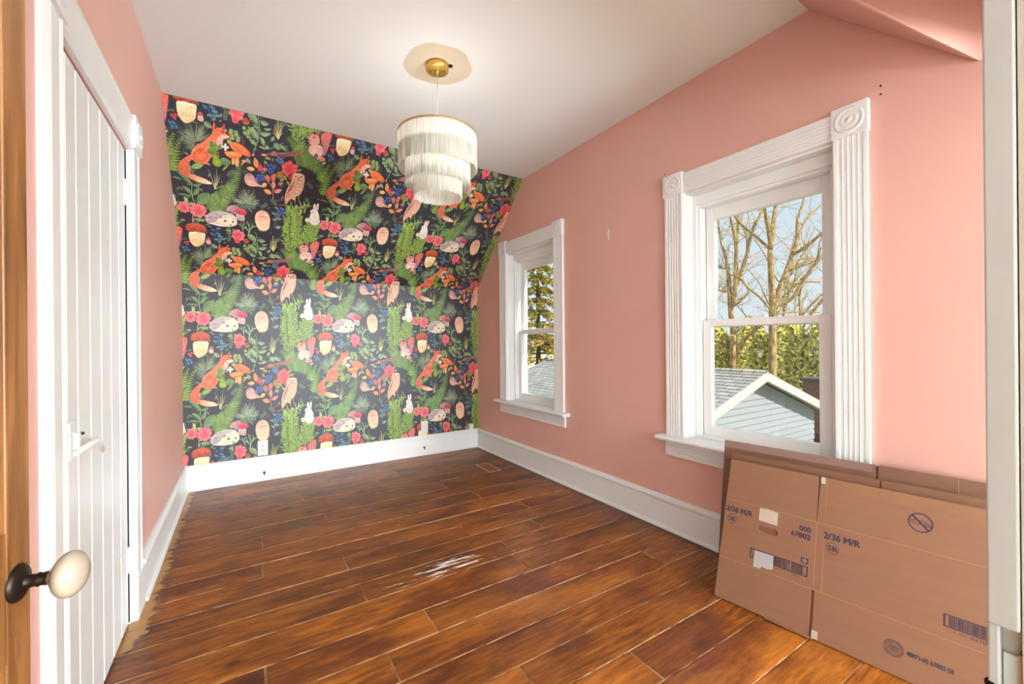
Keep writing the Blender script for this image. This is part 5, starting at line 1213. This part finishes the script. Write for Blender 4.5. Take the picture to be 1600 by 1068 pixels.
def shrub(x, y, rx, ry, h, n, label, seed):
    o = empty('evergreen_shrub', (x, y, GZ)); tag(o, label, 'shrub', 'evergreen hedge beyond the garage')
    def fn(r_):
        a = r_.uniform(0, 6.28); t = r_.random() ** 0.8; q = (1 - t ** 3) ** 0.5 * (0.8 + 0.2 * math.sin(5 * a + seed)); rr = r_.uniform(0.78, 1.02) * q
        nrm = Vector((math.cos(a) + r_.uniform(-.6, .6), math.sin(a) + r_.uniform(-.6, .6), r_.uniform(-.3, 1)))
        return Vector((rx * rr * math.cos(a), ry * rr * math.sin(a), 0.2 + h * t)), nrm.normalized()
    q = foliage(n, 0.13, fn, seed).build('foliage', HEDGE, o); q['kind'] = 'stuff'
    MB().tube([(0, 0, 0), (0.05, 0, h * 0.5), (0, 0.05, h * 0.9)], [0.10, 0.07, 0.02], 7).build('stem', BARK, o)
hs = [(24.6, 15.4, 5.0), (24.8, 13.4, 5.4), (25.2, 11.6, 5.3), (25.6, 9.8, 5.5), (26, 8.2, 5.1), (26, 17.6, 5.6), (24, 19.4, 4.8)]
for i, (x, y, h) in enumerate(hs):
    shrub(x, y, 1.5, 1.5, h, 3200, 'yellow-green evergreen shrub in the hedge behind the bare trees', 60 + i)
sp = empty('spruce_tree', (14.9, 20.6, GZ)); tag(sp, 'tall spruce with drooping yellow-green boughs seen through the narrow window', 'tree')
MB().tube([(0, 0, 0), (0, 0, 6), (0.05, 0, 12.5)], [0.20, 0.12, 0.02], 9).build('trunk', mat('dark_spruce_bark', S(92, 80, 70), 0.9), sp)
def sfn(r_):
    t = r_.random(); lev = int(t * 16); z_ = 1.2 + 11.2 * (lev / 16); R_ = 2.9 * (1 - lev / 17); a = (r_.randrange(9) + 0.37 * lev) * 6.28 / 9 + r_.uniform(-.16, .16); q = r_.random() ** 0.6
    return Vector((R_ * q * math.cos(a), R_ * q * math.sin(a), z_ - 0.5 * q * q + r_.uniform(-.18, .12))), Vector((r_.uniform(-.7, .7), r_.uniform(-.7, .7), 1)).normalized()
q = foliage(17000, 0.12, sfn, 77).build('boughs', SPRUCE, sp); q['kind'] = 'stuff'

# far house and shed
def far_house(x, y, wx, wy, hw, rise, label, wallm, roofm):
    o = empty('far_house', (x, y, GZ)); tag(o, label, 'house')
    MB().box(-wx / 2, wx / 2, -wy / 2, wy / 2, 0, hw).build('walls', wallm, o)
    b = MB(); e = 0.3
    b.extrude([(-wx / 2 - e, hw - 0.1), (0, hw + rise), (wx / 2 + e, hw - 0.1), (wx / 2 + e, hw + 0.05), (0, hw + rise + 0.15), (-wx / 2 - e, hw + 0.05)], (0, -wy / 2 - e, 0), (0, wy / 2 + e, 0), (1, 0, 0), (0, 0, 1)); b.build('roof', roofm, o)
    for dx in (-wx * 0.25, wx * 0.25):
        wdw = MB().box(dx - 0.5, dx + 0.5, -wy / 2 - 0.03, -wy / 2 + 0.02, hw - 1.9, hw - 0.6).build('window', RAKE, o)
        MB().box(dx - 0.42, dx + 0.42, -wy / 2 - 0.05, -wy / 2 - 0.02, hw - 1.82, hw - 0.68).build('pane', mat('dark_window', S(58, 70, 84), 0.2), wdw)
    for dy in (-wy * 0.25, wy * 0.25):
        wdw = MB().box(-wx / 2 - 0.03, -wx / 2 + 0.02, dy - 0.5, dy + 0.5, hw - 1.9, hw - 0.6).build('window', RAKE, o)
        MB().box(-wx / 2 - 0.05, -wx / 2 - 0.02, dy - 0.42, dy + 0.42, hw - 1.82, hw - 0.68).build('pane', mat('dark_window', S(58, 70, 84), 0.2), wdw)
far_house(23, 32.5, 8, 7, 3.2, 1.6, 'pale far house with dark windows behind the spruce', mat('far_house_wall', S(210, 204, 196), 0.8), mat('far_roof', S(150, 130, 118), 0.9))
shd = empty('brick_shed', (20.6, 8.1, GZ)); tag(shd, 'small red-brown brick shed at the right of the garage roof', 'shed')
BRK = mat('red_brown_brick', S(150, 104, 84), 0.8, color2=S(110, 72, 60), nscale=8)
MB().box(-0.55, 0.55, -0.5, 0.5, 0, 2.55).build('body', BRK, shd)
MB().box(-0.65, 0.65, -0.6, 0.6, 2.55, 2.68).build('roof', mat('dark_slate', S(92, 86, 84), 0.8), shd)
fen = empty('garden_fence', (21.5, 25.5, GZ)); tag(fen, 'weathered brown board fence beyond the garage roof', 'fence')
FEN = mat('weathered_fence', S(170, 138, 120), 0.9, noise=0.1, nscale=3)
fb = MB().box(-0.07, 0.07, -0.02, 0.02, 0, 1.7).build('fence_board', FEN, fen)
fd = Vector((-0.6, 0.8, 0)).normalized()
for k in range(44):
    c = fb if k == 0 else fb.copy()
    if k: COL.objects.link(c)
    c.location = fd * (k - 22) * 0.15; c.rotation_euler.z = math.atan2(fd.y, fd.x)
